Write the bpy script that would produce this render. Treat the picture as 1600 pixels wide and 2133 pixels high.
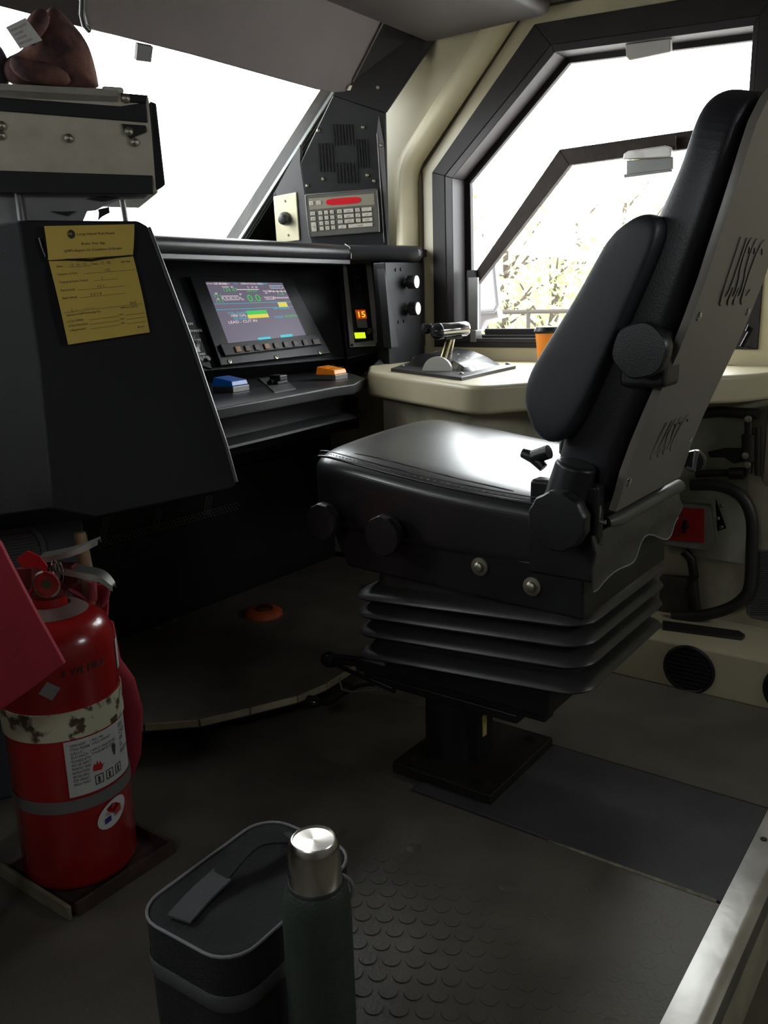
import bpy, bmesh, math, random
import numpy as np
from mathutils import Vector, Matrix
random.seed(4)
for o in list(bpy.data.objects): bpy.data.objects.remove(o, do_unlink=True)
SC = bpy.context.scene; COL = SC.collection
RD = math.radians
# ---------------------------------------------------------------- camera
YAW, PIT, ROL, FPX = RD(53.63), RD(13.6), RD(-1.6), 1800.0
CAM = Vector((0, 0, 1.0))
FW = Vector((math.sin(YAW)*math.cos(PIT), math.cos(YAW)*math.cos(PIT), -math.sin(PIT)))
_r0 = Vector((math.cos(YAW), -math.sin(YAW), 0)); _u0 = _r0.cross(FW)
RT = _r0*math.cos(ROL)+_u0*math.sin(ROL); UPV = -_r0*math.sin(ROL)+_u0*math.cos(ROL)
cd = bpy.data.cameras.new('camera'); cam = bpy.data.objects.new('camera', cd); COL.objects.link(cam)
m = Matrix((RT, UPV, -FW)).transposed().to_4x4(); m.translation = CAM; cam.matrix_world = m
cd.sensor_fit = 'VERTICAL'; cd.sensor_height = 24.0; cd.lens = 24.0*FPX/2133.0; cd.clip_start = 0.02; cd.clip_end = 300
SC.camera = cam
# ---------------------------------------------------------------- world, light, exposure
SKY = 14.0
w = bpy.data.worlds.new('overcast'); SC.world = w; w.use_nodes = True
nt = w.node_tree; nt.nodes.clear()
bg = nt.nodes.new('ShaderNodeBackground'); wo = nt.nodes.new('ShaderNodeOutputWorld')
bg.inputs[0].default_value = (0.96, 0.97, 1.0, 1); bg.inputs[1].default_value = SKY
nt.links.new(bg.outputs[0], wo.inputs[0])
SC.view_settings.view_transform = 'Standard'; SC.view_settings.look = 'None'
SC.view_settings.gamma = 1.0; SC.view_settings.use_curve_mapping = False
SC.view_settings.exposure = 0.0
SC.cycles.max_bounces = 10; SC.cycles.diffuse_bounces = 6; SC.cycles.glossy_bounces = 5
SC.cycles.transparent_max_bounces = 12; SC.cycles.sample_clamp_indirect = 6.0
def portal(name, loc, rot, sx, sy):
    l = bpy.data.lights.new(name, 'AREA'); l.shape = 'RECTANGLE'; l.size = sx; l.size_y = sy
    l.cycles.is_portal = True
    o = bpy.data.objects.new(name, l); COL.objects.link(o); o.location = loc; o.rotation_euler = rot
portal('portal_side', (2.70, 1.05, 1.3), (0, RD(90), 0), 1.0, 1.4)
portal('portal_front', (1.2, 2.30, 1.45), (RD(-90), 0, 0), 2.9, 0.8)
portal('portal_left', (-0.86, 0.375, 1.47), (0, RD(-90), 0), 0.4, 0.47)
portal('portal_back', (1.85, -1.38, 1.45), (RD(90), 0, 0), 0.8, 0.5)
# ---------------------------------------------------------------- pixel -> point on a real surface
def ray(px, py): return FW+RT*((px-800)/FPX)-UPV*((py-1066.5)/FPX)
def un(px, py, ax, val):
    d = ray(px, py); i = 'XYZ'.index(ax); return CAM+d*((val-CAM[i])/d[i])
class PL:
    """plane frame: R to the right, V up along the face, N towards the viewer"""
    def __init__(s, P, az, el=90, flip=False):
        a, e = RD(az), RD(el)
        s.O = Vector(P); s.R = Vector((math.sin(a), math.cos(a), 0))
        n = Vector((math.sin(a-math.pi/2), math.cos(a-math.pi/2), 0))
        s.V = n*math.cos(e)+Vector((0, 0, 1))*math.sin(e); s.N = s.R.cross(s.V)
    def at(s, px, py, c=0.0):
        d = ray(px, py); t = ((s.O+s.N*c-CAM).dot(s.N))/d.dot(s.N); return CAM+d*t
    def ab(s, px, py):
        p = s.at(px, py)-s.O; return p.dot(s.R), p.dot(s.V)
    def w(s, a, b, c=0.0): return s.O+s.R*a+s.V*b+s.N*c
class FR:
    """free frame from three vectors"""
    def __init__(s, O, R, V, N=None):
        s.O = Vector(O); s.R = Vector(R).normalized(); s.V = Vector(V).normalized(); s.N = Vector(N).normalized() if N else s.R.cross(s.V)
    w = PL.w; at = PL.at; ab = PL.ab
ZF = FR((0, 0, 0), (1, 0, 0), (0, 1, 0))
def zf(x, y, z, rot=0): a = RD(rot); return FR((x, y, z), (math.cos(a), math.sin(a), 0), (-math.sin(a), math.cos(a), 0))
# ---------------------------------------------------------------- materials
MATS = {}
def mat(name, col, rough=0.5, metal=0.0, noise=0.0, nscale=8.0, bump=0.0, bscale=60.0, col2=None, emit=None, es=1.0, aniso=0.0, coat=0.0, spec=0.5, thr=None, detail=4.0, rvar=0.0, crough=0.06):
    if name in MATS: return MATS[name]
    m = bpy.data.materials.new(name); m.use_nodes = True; t = m.node_tree; b = t.nodes['Principled BSDF']
    b.inputs['Base Color'].default_value = (*col, 1); b.inputs['Roughness'].default_value = rough; b.inputs['Metallic'].default_value = metal
    b.inputs['Specular IOR Level'].default_value = spec; b.inputs['Anisotropic'].default_value = aniso; b.inputs['Coat Weight'].default_value = coat; b.inputs['Coat Roughness'].default_value = crough
    if emit: b.inputs['Emission Color'].default_value = (*emit, 1); b.inputs['Emission Strength'].default_value = es
    tc = t.nodes.new('ShaderNodeTexCoord')
    if noise > 0 or col2:
        n = t.nodes.new('ShaderNodeTexNoise'); n.inputs['Scale'].default_value = nscale; n.inputs['Detail'].default_value = detail
        t.links.new(tc.outputs['Object'], n.inputs['Vector'])
        r = t.nodes.new('ShaderNodeValToRGB'); c2 = col2 or tuple(c*(1-noise) for c in col)
        lo, hi = thr if thr else (0.3, 0.7)
        r.color_ramp.elements[0].position = lo; r.color_ramp.elements[0].color = (*c2, 1)
        r.color_ramp.elements[1].position = hi; r.color_ramp.elements[1].color = (*col, 1)
        t.links.new(n.outputs['Fac'], r.inputs['Fac']); t.links.new(r.outputs['Color'], b.inputs['Base Color'])
        if rvar:
            mr = t.nodes.new('ShaderNodeMapRange'); mr.inputs[3].default_value = rough-rvar; mr.inputs[4].default_value = rough+rvar
            t.links.new(n.outputs['Fac'], mr.inputs[0]); t.links.new(mr.outputs[0], b.inputs['Roughness'])
    if bump > 0:
        n2 = t.nodes.new('ShaderNodeTexNoise'); n2.inputs['Scale'].default_value = bscale; n2.inputs['Detail'].default_value = 3
        t.links.new(tc.outputs['Object'], n2.inputs['Vector'])
        bp = t.nodes.new('ShaderNodeBump'); bp.inputs['Strength'].default_value = bump; bp.inputs['Distance'].default_value = 0.004
        t.links.new(n2.outputs['Fac'], bp.inputs['Height']); t.links.new(bp.outputs['Normal'], b.inputs['Normal'])
    MATS[name] = m; return m
BLK = mat('black_plastic', (0.014, 0.014, 0.016), 0.38, noise=0.3, nscale=5, bump=0.15, bscale=400)
BLKR = mat('black_console_paint', (0.017, 0.017, 0.019), 0.46, spec=0.38, noise=0.35, nscale=9, bump=0.12, bscale=500, rvar=0.08)
HOU = mat('housing_black', (0.013, 0.013, 0.015), 0.5, spec=0.35, noise=0.3, nscale=6, bump=0.1, bscale=300)
CRM = mat('cream_paint', (0.56, 0.50, 0.33), 0.42, noise=0.2, nscale=4, bump=0.05, bscale=30)
CRMW = mat('cream_wall_paint', (0.50, 0.45, 0.30), 0.35, noise=0.25, nscale=3, bump=0.05, bscale=20)
CRMD = mat('cream_dirty', (0.52, 0.48, 0.34), 0.5, noise=0.45, nscale=5, thr=(0.35, 0.6))
DKF = mat('dark_frame', (0.020, 0.017, 0.017), 0.5, noise=0.3, nscale=6, spec=0.25)
SASH = mat('sash_brown', (0.040, 0.030, 0.025), 0.6, noise=0.4, nscale=30, spec=0.2)
HEAD = mat('headliner', (0.040, 0.033, 0.034), 0.8, noise=0.3, nscale=7, bump=0.2, bscale=200)
VIS = mat('visor_vinyl', (0.12, 0.098, 0.098), 0.7, noise=0.15, nscale=5, bump=0.15, bscale=350)
LEA = mat('seat_vinyl', (0.012, 0.012, 0.013), 0.36, bump=0.25, bscale=9, spec=0.8, coat=0.6, crough=0.24)
LEAB = mat('seat_vinyl_grain', (0.015, 0.015, 0.018), 0.42, bump=0.10, bscale=300)
PAD = mat('armrest_vinyl', (0.017, 0.019, 0.022), 0.52, bump=0.08, bscale=400)
RUB = mat('bellows_rubber', (0.030, 0.029, 0.028), 0.38, bump=0.12, bscale=40, noise=0.3, nscale=9)
BPN = mat('back_panel_plastic', (0.17, 0.155, 0.135), 0.33, noise=0.12, nscale=4, bump=0.08, bscale=120)
STEEL = mat('dark_steel', (0.035, 0.035, 0.037), 0.4, 0.6, noise=0.4, nscale=12)
CHR = mat('chrome', (0.75, 0.75, 0.75), 0.12, 1.0)
BRS = mat('brass_rod', (0.62, 0.5, 0.22), 0.25, 1.0)
ZINC = mat('zinc', (0.45, 0.42, 0.33), 0.4, 0.9, noise=0.3, nscale=40)
ALU = mat('scuffed_aluminium', (0.62, 0.60, 0.57), 0.33, 0.9, noise=0.35, nscale=9, bump=0.25, bscale=18, rvar=0.1)
GRYM = mat('grey_metal', (0.22, 0.22, 0.21), 0.42, 0.5, noise=0.3, nscale=12)
LGR = mat('light_grey_plastic', (0.55, 0.53, 0.47), 0.5, noise=0.15, nscale=20)
FLR = mat('floor_rubber', (0.150, 0.132, 0.106), 0.6, noise=0.35, nscale=7, bump=0.35, bscale=120, rvar=0.1)
FLC = mat('coin_rubber', (0.135, 0.122, 0.100), 0.42, noise=0.35, nscale=6, bump=0.2, bscale=150, rvar=0.1)
FLD = mat('dark_mat_rubber', (0.062, 0.060, 0.064), 0.62, noise=0.3, nscale=8, bump=0.3, bscale=140)
PLT = mat('mount_plate_steel', (0.028, 0.024, 0.020), 0.45, 0.3, noise=0.4, nscale=14)
RED = mat('extinguisher_red', (0.36, 0.012, 0.012), 0.22, noise=0.25, nscale=7, coat=0.4)
REDD = mat('red_cloth', (0.33, 0.014, 0.03), 0.8, bump=0.2, bscale=400, noise=0.15)
REDB = mat('red_label', (0.42, 0.012, 0.014), 0.5)
PAP = mat('yellow_paper', (0.70, 0.50, 0.10), 0.75, noise=0.1, nscale=10)
INK = mat('ink', (0.045, 0.04, 0.03), 0.8)
PEN = mat('pencil', (0.20, 0.16, 0.06), 0.8)
WHT = mat('white_paper', (0.62, 0.62, 0.60), 0.6)
WTX = mat('white_lettering', (0.75, 0.75, 0.72), 0.6)
RUST = mat('rusty_cream', (0.50, 0.48, 0.34), 0.6, col2=(0.07, 0.045, 0.02), nscale=38, thr=(0.40, 0.47), detail=8)
RUSB = mat('rusty_steel', (0.06, 0.03, 0.022), 0.75, noise=0.6, nscale=25, bump=0.5, bscale=80)
TAPE = mat('grey_tape', (0.33, 0.33, 0.35), 0.35, 0.3)
STRP = mat('grey_strap', (0.14, 0.13, 0.13), 0.55)
WOOD = mat('light_wood', (0.42, 0.28, 0.14), 0.6, noise=0.3, nscale=30)
LTH = mat('brown_leather', (0.17, 0.08, 0.06), 0.85, col2=(0.05, 0.028, 0.030), nscale=16, thr=(0.38, 0.62), bump=1.0, bscale=45, spec=0.2)
CASE = mat('case_laminate', (0.55, 0.50, 0.39), 0.55, noise=0.2, nscale=25, bump=0.1, bscale=200)
FAB = mat('bag_fabric', (0.014, 0.014, 0.015), 0.85, bump=0.5, bscale=500)
FABL = mat('bag_lid_fabric', (0.020, 0.020, 0.022), 0.8, noise=0.3, nscale=9, bump=0.5, bscale=500)
FABG = mat('bag_grey_webbing', (0.085, 0.085, 0.09), 0.8, bump=0.5, bscale=600)
PIPE = mat('bag_piping', (0.22, 0.22, 0.23), 0.6)
GRN = mat('hammertone_green', (0.036, 0.048, 0.038), 0.4, bump=0.3, bscale=350, noise=0.15, nscale=60)
GRND = mat('dark_green_line', (0.016, 0.026, 0.02), 0.45)
SS = mat('brushed_steel', (0.72, 0.68, 0.62), 0.22, 1.0, aniso=0.85)
ORB = mat('orange_button', (0.85, 0.24, 0.008), 0.35, emit=(0.9, 0.22, 0.01), es=0.10)
BLB = mat('blue_button', (0.004, 0.075, 0.34), 0.35, emit=(0, 0.08, 0.35), es=0.10)
ORC = mat('orange_paper', (0.92, 0.28, 0.015), 0.6)
PED = mat('pedal_orange', (0.68, 0.12, 0.03), 0.6, noise=0.4, nscale=30)
REDW = mat('red_display_window', (0.60, 0.02, 0.03), 0.15, coat=0.6)
HOSE = mat('black_hose', (0.022, 0.020, 0.018), 0.5, noise=0.4, nscale=20)
PIPE2 = mat('dirty_pipe_metal', (0.045, 0.036, 0.030), 0.5, 0.5, noise=0.5, nscale=30)
GRB = mat('grey_box_paint', (0.30, 0.29, 0.26), 0.5, noise=0.2, nscale=20)
def emis(name, col, s):
    return mat(name, (0.01, 0.01, 0.01), 0.4, emit=col, es=s)
E_SCR = emis('screen_glow', (0.135, 0.115, 0.165), 1.0)
E_WH = emis('screen_white', (0.85, 0.70, 0.72), 1.0)
E_GR = emis('screen_green', (0.03, 0.55, 0.08), 1.0)
E_CY = emis('screen_cyan', (0.02, 0.50, 0.62), 1.0)
E_YE = emis('screen_yellow', (0.75, 0.62, 0.06), 1.0)
E_RD = emis('screen_red', (0.75, 0.10, 0.04), 1.0)
E_OR = emis('led_orange_ground', (0.35, 0.035, 0.0), 1.0)
E_Y2 = emis('led_amber', (1.0, 0.55, 0.03), 1.2)
E_LG = emis('led_lime', (0.70, 0.95, 0.01), 1.1)
def glassmat():
    m = bpy.data.materials.new('window_glass'); m.use_nodes = True; t = m.node_tree; t.nodes.clear()
    o = t.nodes.new('ShaderNodeOutputMaterial'); mx = t.nodes.new('ShaderNodeMixShader'); a = t.nodes.new('ShaderNodeBsdfTransparent'); g = t.nodes.new('ShaderNodeBsdfGlossy')
    a.inputs[0].default_value = (0.93, 0.95, 0.94, 1); g.inputs['Roughness'].default_value = 0.02; mx.inputs[0].default_value = 0.06
    t.links.new(a.outputs[0], mx.inputs[1]); t.links.new(g.outputs[0], mx.inputs[2]); t.links.new(mx.outputs[0], o.inputs[0]); return m
GLS = glassmat()
# ---------------------------------------------------------------- objects
WL = {}
def setp(o, **k):
    for a, b in k.items():
        if b: o[a] = b
def par(o, p):
    if p is not None:
        o.parent = p; o.matrix_parent_inverse = Matrix.Translation(-Vector(WL[p.name]))
def thing(name, loc, label, cat, group=None):
    o = bpy.data.objects.new(name, None); COL.objects.link(o); o.location = loc; WL[o.name] = Vector(loc); o.empty_display_size = 0.05
    setp(o, label=label, category=cat, group=group); return o
TXT = {}
class MB:
    def __init__(s): s.v = []; s.f = []
    def add(s, vs, fs):
        n = len(s.v); s.v += [tuple(x) for x in vs]; s.f += [tuple(i+n for i in f) for f in fs]; return s
    def fbox(s, fr, a0, b0, c0, a1, b1, c1):
        P = [fr.w(a, b, c) for c in (c0, c1) for a, b in ((a0, b0), (a1, b0), (a1, b1), (a0, b1))]
        return s.add(P, [(3, 2, 1, 0), (4, 5, 6, 7), (0, 1, 5, 4), (1, 2, 6, 5), (2, 3, 7, 6), (3, 0, 4, 7)])
    def box(s, x0, y0, z0, x1, y1, z1): return s.fbox(ZF, x0, y0, z0, x1, y1, z1)
    def prism(s, pts, vec):
        vec = Vector(vec); pts = [Vector(p) for p in pts]; n = len(pts)
        return s.add(pts+[p+vec for p in pts], [tuple(range(n))[::-1], tuple(range(n, 2*n))]+[(i, (i+1) % n, n+(i+1) % n, n+i) for i in range(n)])
    def loft(s, rings, cap=True, closed=True):
        n = len(rings[0]); vs = [p for r in rings for p in r]; fs = []
        for k in range(len(rings)-1):
            for i in range(n if closed else n-1):
                j = (i+1) % n; fs.append((k*n+i, k*n+j, (k+1)*n+j, (k+1)*n+i))
        if cap: fs.append(tuple(range(n))[::-1]); fs.append(tuple(range((len(rings)-1)*n, len(rings)*n)))
        return s.add(vs, fs)
    def cyl(s, p0, p1, r0, r1=None, n=24, cap=True):
        p0 = Vector(p0); p1 = Vector(p1); r1 = r0 if r1 is None else r1; d = (p1-p0).normalized()
        u = d.orthogonal().normalized(); v = d.cross(u)
        ring = lambda c, r: [c+u*(r*math.cos(2*math.pi*i/n))+v*(r*math.sin(2*math.pi*i/n)) for i in range(n)]
        return s.loft([ring(p0, r0), ring(p1, r1)], cap)
    def lathe(s, o, prof, axis=(0, 0, 1), n=40, cap=True):
        o = Vector(o); d = Vector(axis).normalized(); u = d.orthogonal().normalized(); v = d.cross(u)
        return s.loft([[o+d*h+u*(r*math.cos(2*math.pi*i/n))+v*(r*math.sin(2*math.pi*i/n)) for i in range(n)] for r, h in prof], cap)
    def tube(s, pts, r, n=10, closed=False):
        pts = [Vector(p) for p in pts]; rs = r if isinstance(r, (list, tuple)) else [r]*len(pts); rings = []; u = None
        N = len(pts)
        for i, p in enumerate(pts):
            a = pts[i-1] if (i > 0 or closed) else p; b = pts[(i+1) % N] if (i < N-1 or closed) else p
            d = (b-a).normalized()
            u = (d.orthogonal() if u is None else (u-d*u.dot(d))).normalized(); v = d.cross(u)
            rings.append([p+u*(rs[i]*math.cos(2*math.pi*k/n))+v*(rs[i]*math.sin(2*math.pi*k/n)) for k in range(n)])
        if closed: rings.append(rings[0]); return s.loft(rings, False)
        return s.loft(rings, True)
    def quad(s, *p): return s.add(p, [tuple(range(len(p)))])
    def disc(s, fr, a, b, c, r, n=24, h=0.001, ry=None, r2=None):
        ry = r if ry is None else ry; k = 1 if r2 is None else r2/r
        return s.loft([[fr.w(a+r*math.cos(2*math.pi*i/n), b+ry*math.sin(2*math.pi*i/n), c) for i in range(n)],
                       [fr.w(a+k*r*math.cos(2*math.pi*i/n), b+k*ry*math.sin(2*math.pi*i/n), c+h) for i in range(n)]])
    def text(s, string, fr, a, b, size, c=0.0, align='LEFT', ext=0.0, sx=1.0, shear=0.0, bold=0.0, wrap=None):
        cu = bpy.data.curves.new('t', 'FONT'); cu.body = string; cu.size = size; cu.align_x = align; cu.extrude = ext; cu.shear = shear; cu.offset = bold; cu.resolution_u = 3
        ob = bpy.data.objects.new('t', cu); COL.objects.link(ob); bpy.context.view_layer.update()
        me = bpy.data.meshes.new_from_object(ob.evaluated_get(bpy.context.evaluated_depsgraph_get()))
        vs = []
        for v in me.vertices:
            x = a+v.co.x*sx; y = b+v.co.y
            vs.append(wrap(x, y, c+v.co.z) if wrap else fr.w(x, y, c+v.co.z))
        s.add(vs, [tuple(p.vertices) for p in me.polygons])
        bpy.data.objects.remove(ob); bpy.data.curves.remove(cu); bpy.data.meshes.remove(me); return s
    def pieces(s):
        par_ = list(range(len(s.v)))
        def f(i):
            while par_[i] != i: par_[i] = par_[par_[i]]; i = par_[i]
            return i
        for fc_ in s.f:
            for i in fc_[1:]: par_[f(i)] = f(fc_[0])
        groups = {}
        for fc_ in s.f: groups.setdefault(f(fc_[0]), []).append(fc_)
        out = []
        for fs in groups.values():
            ids = sorted({i for fc_ in fs for i in fc_}); mp_ = {i: k_ for k_, i in enumerate(ids)}
            m_ = MB(); m_.v = [s.v[i] for i in ids]; m_.f = [tuple(mp_[i] for i in fc_) for fc_ in fs]; out.append(m_)
        return out
    def build(s, name, mt, parent=None, bevel=0.0, seg=2, smooth=35, sub=0, label=None, cat=None, group=None, kind=None, ang=35, each=False):
        if each: return [p_.build(name, mt, parent, bevel, seg, smooth, sub, label, cat, group, kind, ang) for p_ in s.pieces()][0]
        V = np.array([list(v) for v in s.v]); lo = V.min(0); hi = V.max(0)
        o0 = Vector(((lo[0]+hi[0])/2, (lo[1]+hi[1])/2, lo[2]))
        me = bpy.data.meshes.new(name); me.from_pydata([tuple(Vector(v)-o0) for v in s.v], [], s.f); me.validate()
        bm = bmesh.new(); bm.from_mesh(me); bmesh.ops.recalc_face_normals(bm, faces=bm.faces); bm.to_mesh(me); bm.free()
        me.materials.append(mt)
        ob = bpy.data.objects.new(name, me); COL.objects.link(ob); ob.location = o0; WL[ob.name] = o0; par(ob, parent)
        if smooth:
            me.polygons.foreach_set('use_smooth', [True]*len(me.polygons))
            if not bevel and not sub: me.set_sharp_from_angle(angle=RD(smooth))
        if bevel:
            b = ob.modifiers.new('bevel', 'BEVEL'); b.width = bevel; b.segments = seg; b.limit_method = 'ANGLE'; b.angle_limit = RD(ang); b.harden_normals = True
        if sub:
            b = ob.modifiers.new('sub', 'SUBSURF'); b.levels = sub; b.render_levels = sub
        setp(ob, label=label, category=cat, group=group, kind=kind); return ob
def dup(root, delta, label=None, name=None):
    r = root.copy(); COL.objects.link(r); r.location = root.location+Vector(delta); WL[r.name] = WL[root.name]+Vector(delta)
    if label: r['label'] = label
    for ch in [c for c in bpy.data.objects if c.parent == root]:
        c = ch.copy(); COL.objects.link(c); c.parent = r
        for g in [q for q in bpy.data.objects if q.parent == ch]:
            d = g.copy(); COL.objects.link(d); d.parent = c
    return r
def rrect(cx, cy, hx, hy, r, n=5):
    pts = []
    for qx, qy, a0 in ((1, 1, 0), (-1, 1, 90), (-1, -1, 180), (1, -1, 270)):
        for i in range(n+1):
            a = RD(a0+90*i/n); pts.append((cx+qx*(hx-r)+r*math.cos(a), cy+qy*(hy-r)+r*math.sin(a)))
    return pts
def sell(cx, cy, hx, hy, e=4, n=32):
    out = []
    for i in range(n):
        t = 2*math.pi*i/n; c, s_ = math.cos(t), math.sin(t)
        out.append((cx+hx*math.copysign(abs(c)**(2/e), c), cy+hy*math.copysign(abs(s_)**(2/e), s_)))
    return out
def smoothpath(pts, k=6):
    pts = [Vector(p) for p in pts]; out = []
    for i in range(len(pts)-1):
        p0 = pts[max(i-1, 0)]; p1 = pts[i]; p2 = pts[i+1]; p3 = pts[min(i+2, len(pts)-1)]
        for j in range(k):
            t = j/k; out.append(0.5*((2*p1)+(p2-p0)*t+(2*p0-5*p1+4*p2-p3)*t*t+(3*p1-p0-3*p2+p3)*t**3))
    out.append(pts[-1]); return out

# ================================================================ SETTING
S = 'structure'
XW = 2.6
b = MB(); b.box(-0.8, 0.27, -0.12, 2.62, 3.0, -0.004); b.build('floor', FLR, kind=S, bevel=0)
b = MB(); b.box(-0.8, -1.3, -0.30, 2.62, 0.27, -0.16); b.build('floor', mat('step_floor', (0.16, 0.14, 0.10), 0.6, noise=0.4, nscale=6), kind=S)
b = MB(); b.box(-0.8, -1.3, 1.87, 2.68, 2.3, 1.93); b.build('ceiling', HEAD, kind=S)
# side wall with the six-sided window opening
def wall_with_hole(x0, x1, outer, hole):
    m_ = MB(); bm = bmesh.new(); vo = [bm.verts.new((0, y, z)) for y, z in outer]; vh = [bm.verts.new((0, y, z)) for y, z in hole]
    es = [bm.edges.new((vo[i], vo[(i+1) % len(vo)])) for i in range(len(vo))]+[bm.edges.new((vh[i], vh[(i+1) % len(vh)])) for i in range(len(vh))]
    bmesh.ops.triangle_fill(bm, use_beauty=True, use_dissolve=False, edges=es)
    bm.verts.index_update()
    for x in (x0, x1): m_.add([(x, v.co.y, v.co.z) for v in bm.verts], [tuple(v.index for v in f.verts) for f in bm.faces])
    for loop in (outer, hole):
        for i in range(len(loop)):
            a = loop[i]; c = loop[(i+1) % len(loop)]; m_.quad((x0, *a), (x0, *c), (x1, *c), (x1, *a))
    bm.free(); return m_
OUT = [(1.672, 0.845), (1.672, 1.42), (1.30, 1.80), (0.60, 1.765), (0.60, 0.845)]     # outer edge of dark frame
INN = [(1.618, 0.86), (1.622, 1.405), (1.244, 1.735), (0.655, 1.70), (0.655, 0.86)]
wall_with_hole(XW, XW+0.06, [(-1.3, -0.3), (2.26, -0.3), (2.26, 1.19), (1.98, 1.93), (-1.3, 1.93)], [(1.66, 0.85), (1.66, 1.415), (1.29, 1.78), (0.62, 1.75), (0.62, 0.85)]).build('wall_right', CRMW, kind=S, smooth=0)
b = MB()
n5 = len(OUT)
for xa, xb, A, Bp in ((XW-0.006, XW+0.05, OUT, INN),):
    for i in range(n5):
        j = (i+1) % n5
        P = [(xa, *A[i]), (xa, *A[j]), (xa, *Bp[j]), (xa, *Bp[i])]
        b.prism(P, (0.012, 0, 0))
wf = b.build('window_1', DKF, kind=S, bevel=0.002)
def ringpoly(A, Bp, x, d, name, mt, parent, bev=0.002):
    q = MB()
    for i in range(len(A)):
        j = (i+1) % len(A); q.prism([(x, *A[i]), (x, *A[j]), (x, *Bp[j]), (x, *Bp[i])], (d, 0, 0))
    return q.build(name, mt, parent, bevel=bev)
IN2 = [(1.590, 0.875), (1.594, 1.395), (1.232, 1.712), (0.67, 1.678), (0.67, 0.875)]
ringpoly(INN, IN2, XW-0.004, 0.108, 'window_reveal', mat('reveal_paint', (0.028, 0.022, 0.024), 0.45, spec=0.35), wf)
IN3 = [(1.565, 0.885), (1.572, 1.385), (1.222, 1.695), (0.68, 1.662), (0.68, 0.885)]
ringpoly(INN, IN3, XW+0.075, 0.02, 'window_seal', DKF, wf)
# inner sliding sash (photo: dark bent bar from lower left up and over)
SA = [(1.555, 1.07), (1.235, 1.447), (0.70, 1.452)]; SB = [(1.535, 1.045), (1.20, 1.398), (0.70, 1.405)]
q = MB()
for i in range(2): q.prism([(XW+0.045, *SA[i]), (XW+0.045, *SA[i+1]), (XW+0.045, *SB[i+1]), (XW+0.045, *SB[i])], (0.025, 0, 0))
q.build('sash_frame', SASH, wf, bevel=0.002)
MB().box(XW+0.03, 1.527, 0.865, XW+0.07, 1.562, 1.10).build('sash_post', STEEL, wf, bevel=0.003)
MB().box(XW+0.020, 1.512, 0.88, XW+0.03, 1.548, 1.075).build('sash_post_strip', GRYM, wf, bevel=0.001, label='pale worn metal strip')
q = MB(); q.box(XW+0.01, 0.66, 0.862, XW+0.06, 1.49, 0.885); q.box(XW+0.03, 0.66, 0.885, XW+0.05, 1.49, 0.905); q.build('window_sill', DKF, wf, bevel=0.002)
q = MB(); q.box(XW-0.005, 1.525, 0.862, XW+0.03, 1.62, 0.90); q.build('sill_block', DKF, wf, bevel=0.003)
MB().box(XW-0.008, 1.503, 0.862, XW+0.035, 1.525, 0.902).build('sill_block_end', GRYM, wf, bevel=0.002)
# latch on sash and clip on the head of the frame
fl = FR((XW+0.02, 0, 0), (0, -1, 0), (0, 0, 1), (-1, 0, 0))
q = MB(); q.prism([fl.at(1304, 322), fl.at(1313, 316), fl.at(1390, 305), fl.at(1402, 308), fl.at(1403, 328), fl.at(1302, 334)], (-0.02, 0, 0)); q.build('sash_latch', ALU, wf, bevel=0.003)
q = MB(); q.prism([fl.at(1305, 334), fl.at(1402, 326), fl.at(1402, 353), fl.at(1305, 365)], (0.02, 0, 0)); q.prism([fl.at(1302, 364), fl.at(1402, 352), fl.at(1403, 358), fl.at(1303, 371)], (-0.012, 0, 0)); q.build('sash_latch_plate', GRYM, wf, bevel=0.002)
q = MB(); q.prism([fl.at(1306, 300), fl.at(1407, 282), fl.at(1407, 312), fl.at(1306, 328)], (0.01, 0, 0)); q.build('sash_bracket', SASH, wf)
q = MB(); q.prism([fl.at(1301, 82), fl.at(1396, 62), fl.at(1397, 108), fl.at(1310, 126), fl.at(1304, 118)], (0.02, 0, 0)); q.build('shade_clip', mat('clip_grey', (0.45, 0.43, 0.40), 0.5), wf, bevel=0.004)
MB().box(XW+0.10, 0.6, 0.84, XW+0.104, 1.68, 1.8).build('window_pane', GLS, wf)
# cream rolled column and diagonal moulding by the window
col = [(2.575, 1.765, 1.17), (2.575, 1.765, 1.25), (2.575, 1.762, 1.40), (2.575, 1.742, 1.46), (2.575, 1.70, 1.51), (2.578, 1.50, 1.72), (2.58, 1.36, 1.87)]
q = MB(); q.tube(smoothpath(col, 5), 0.040, 18); q.build('trim_1', CRM, kind=S)
q = MB(); q.prism([(2.595, 1.95, 1.17), (2.595, 1.80, 1.17), (2.595, 1.80, 1.46), (2.595, 1.45, 1.83), (2.595, 1.95, 1.83)], (-0.012, 0, 0)); q.build('trim_2', CRMW, kind=S)
q = MB(); q.tube([(2.598, 1.715, 0.85), (2.598, 1.715, 1.435), (2.598, 1.33, 1.845), (2.598, 0.9, 1.83)], 0.004, 6); q.build('trim_3', mat('seam_dirt', (0.05, 0.045, 0.03), 0.8), kind=S)
# front wall: windscreen header, nose, pillar
WS = PL((0, 2.25, 1.2), 90, 110)
def ws(a, z, c=0.0): return WS.w(a, (z-1.2)/math.sin(RD(110)), c)
pr0 = WS.at(500, 490); pr1 = WS.at(690, 192)
q = MB(); q.prism([(-0.8, 2.25, -0.1), (2.62, 2.25, -0.1), (2.62, 2.25, 1.19), (-0.8, 2.25, 1.19)], (0, 0.06, 0)); q.build('wall_front', HOU, kind=S)
q = MB(); q.prism([ws(-0.8, 1.69), ws(1.57, 1.714), ws(2.62, 1.76), ws(2.62, 2.0), ws(-0.8, 2.0)], WS.N*0.05); q.build('wall_front', HEAD, kind=S)
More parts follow.
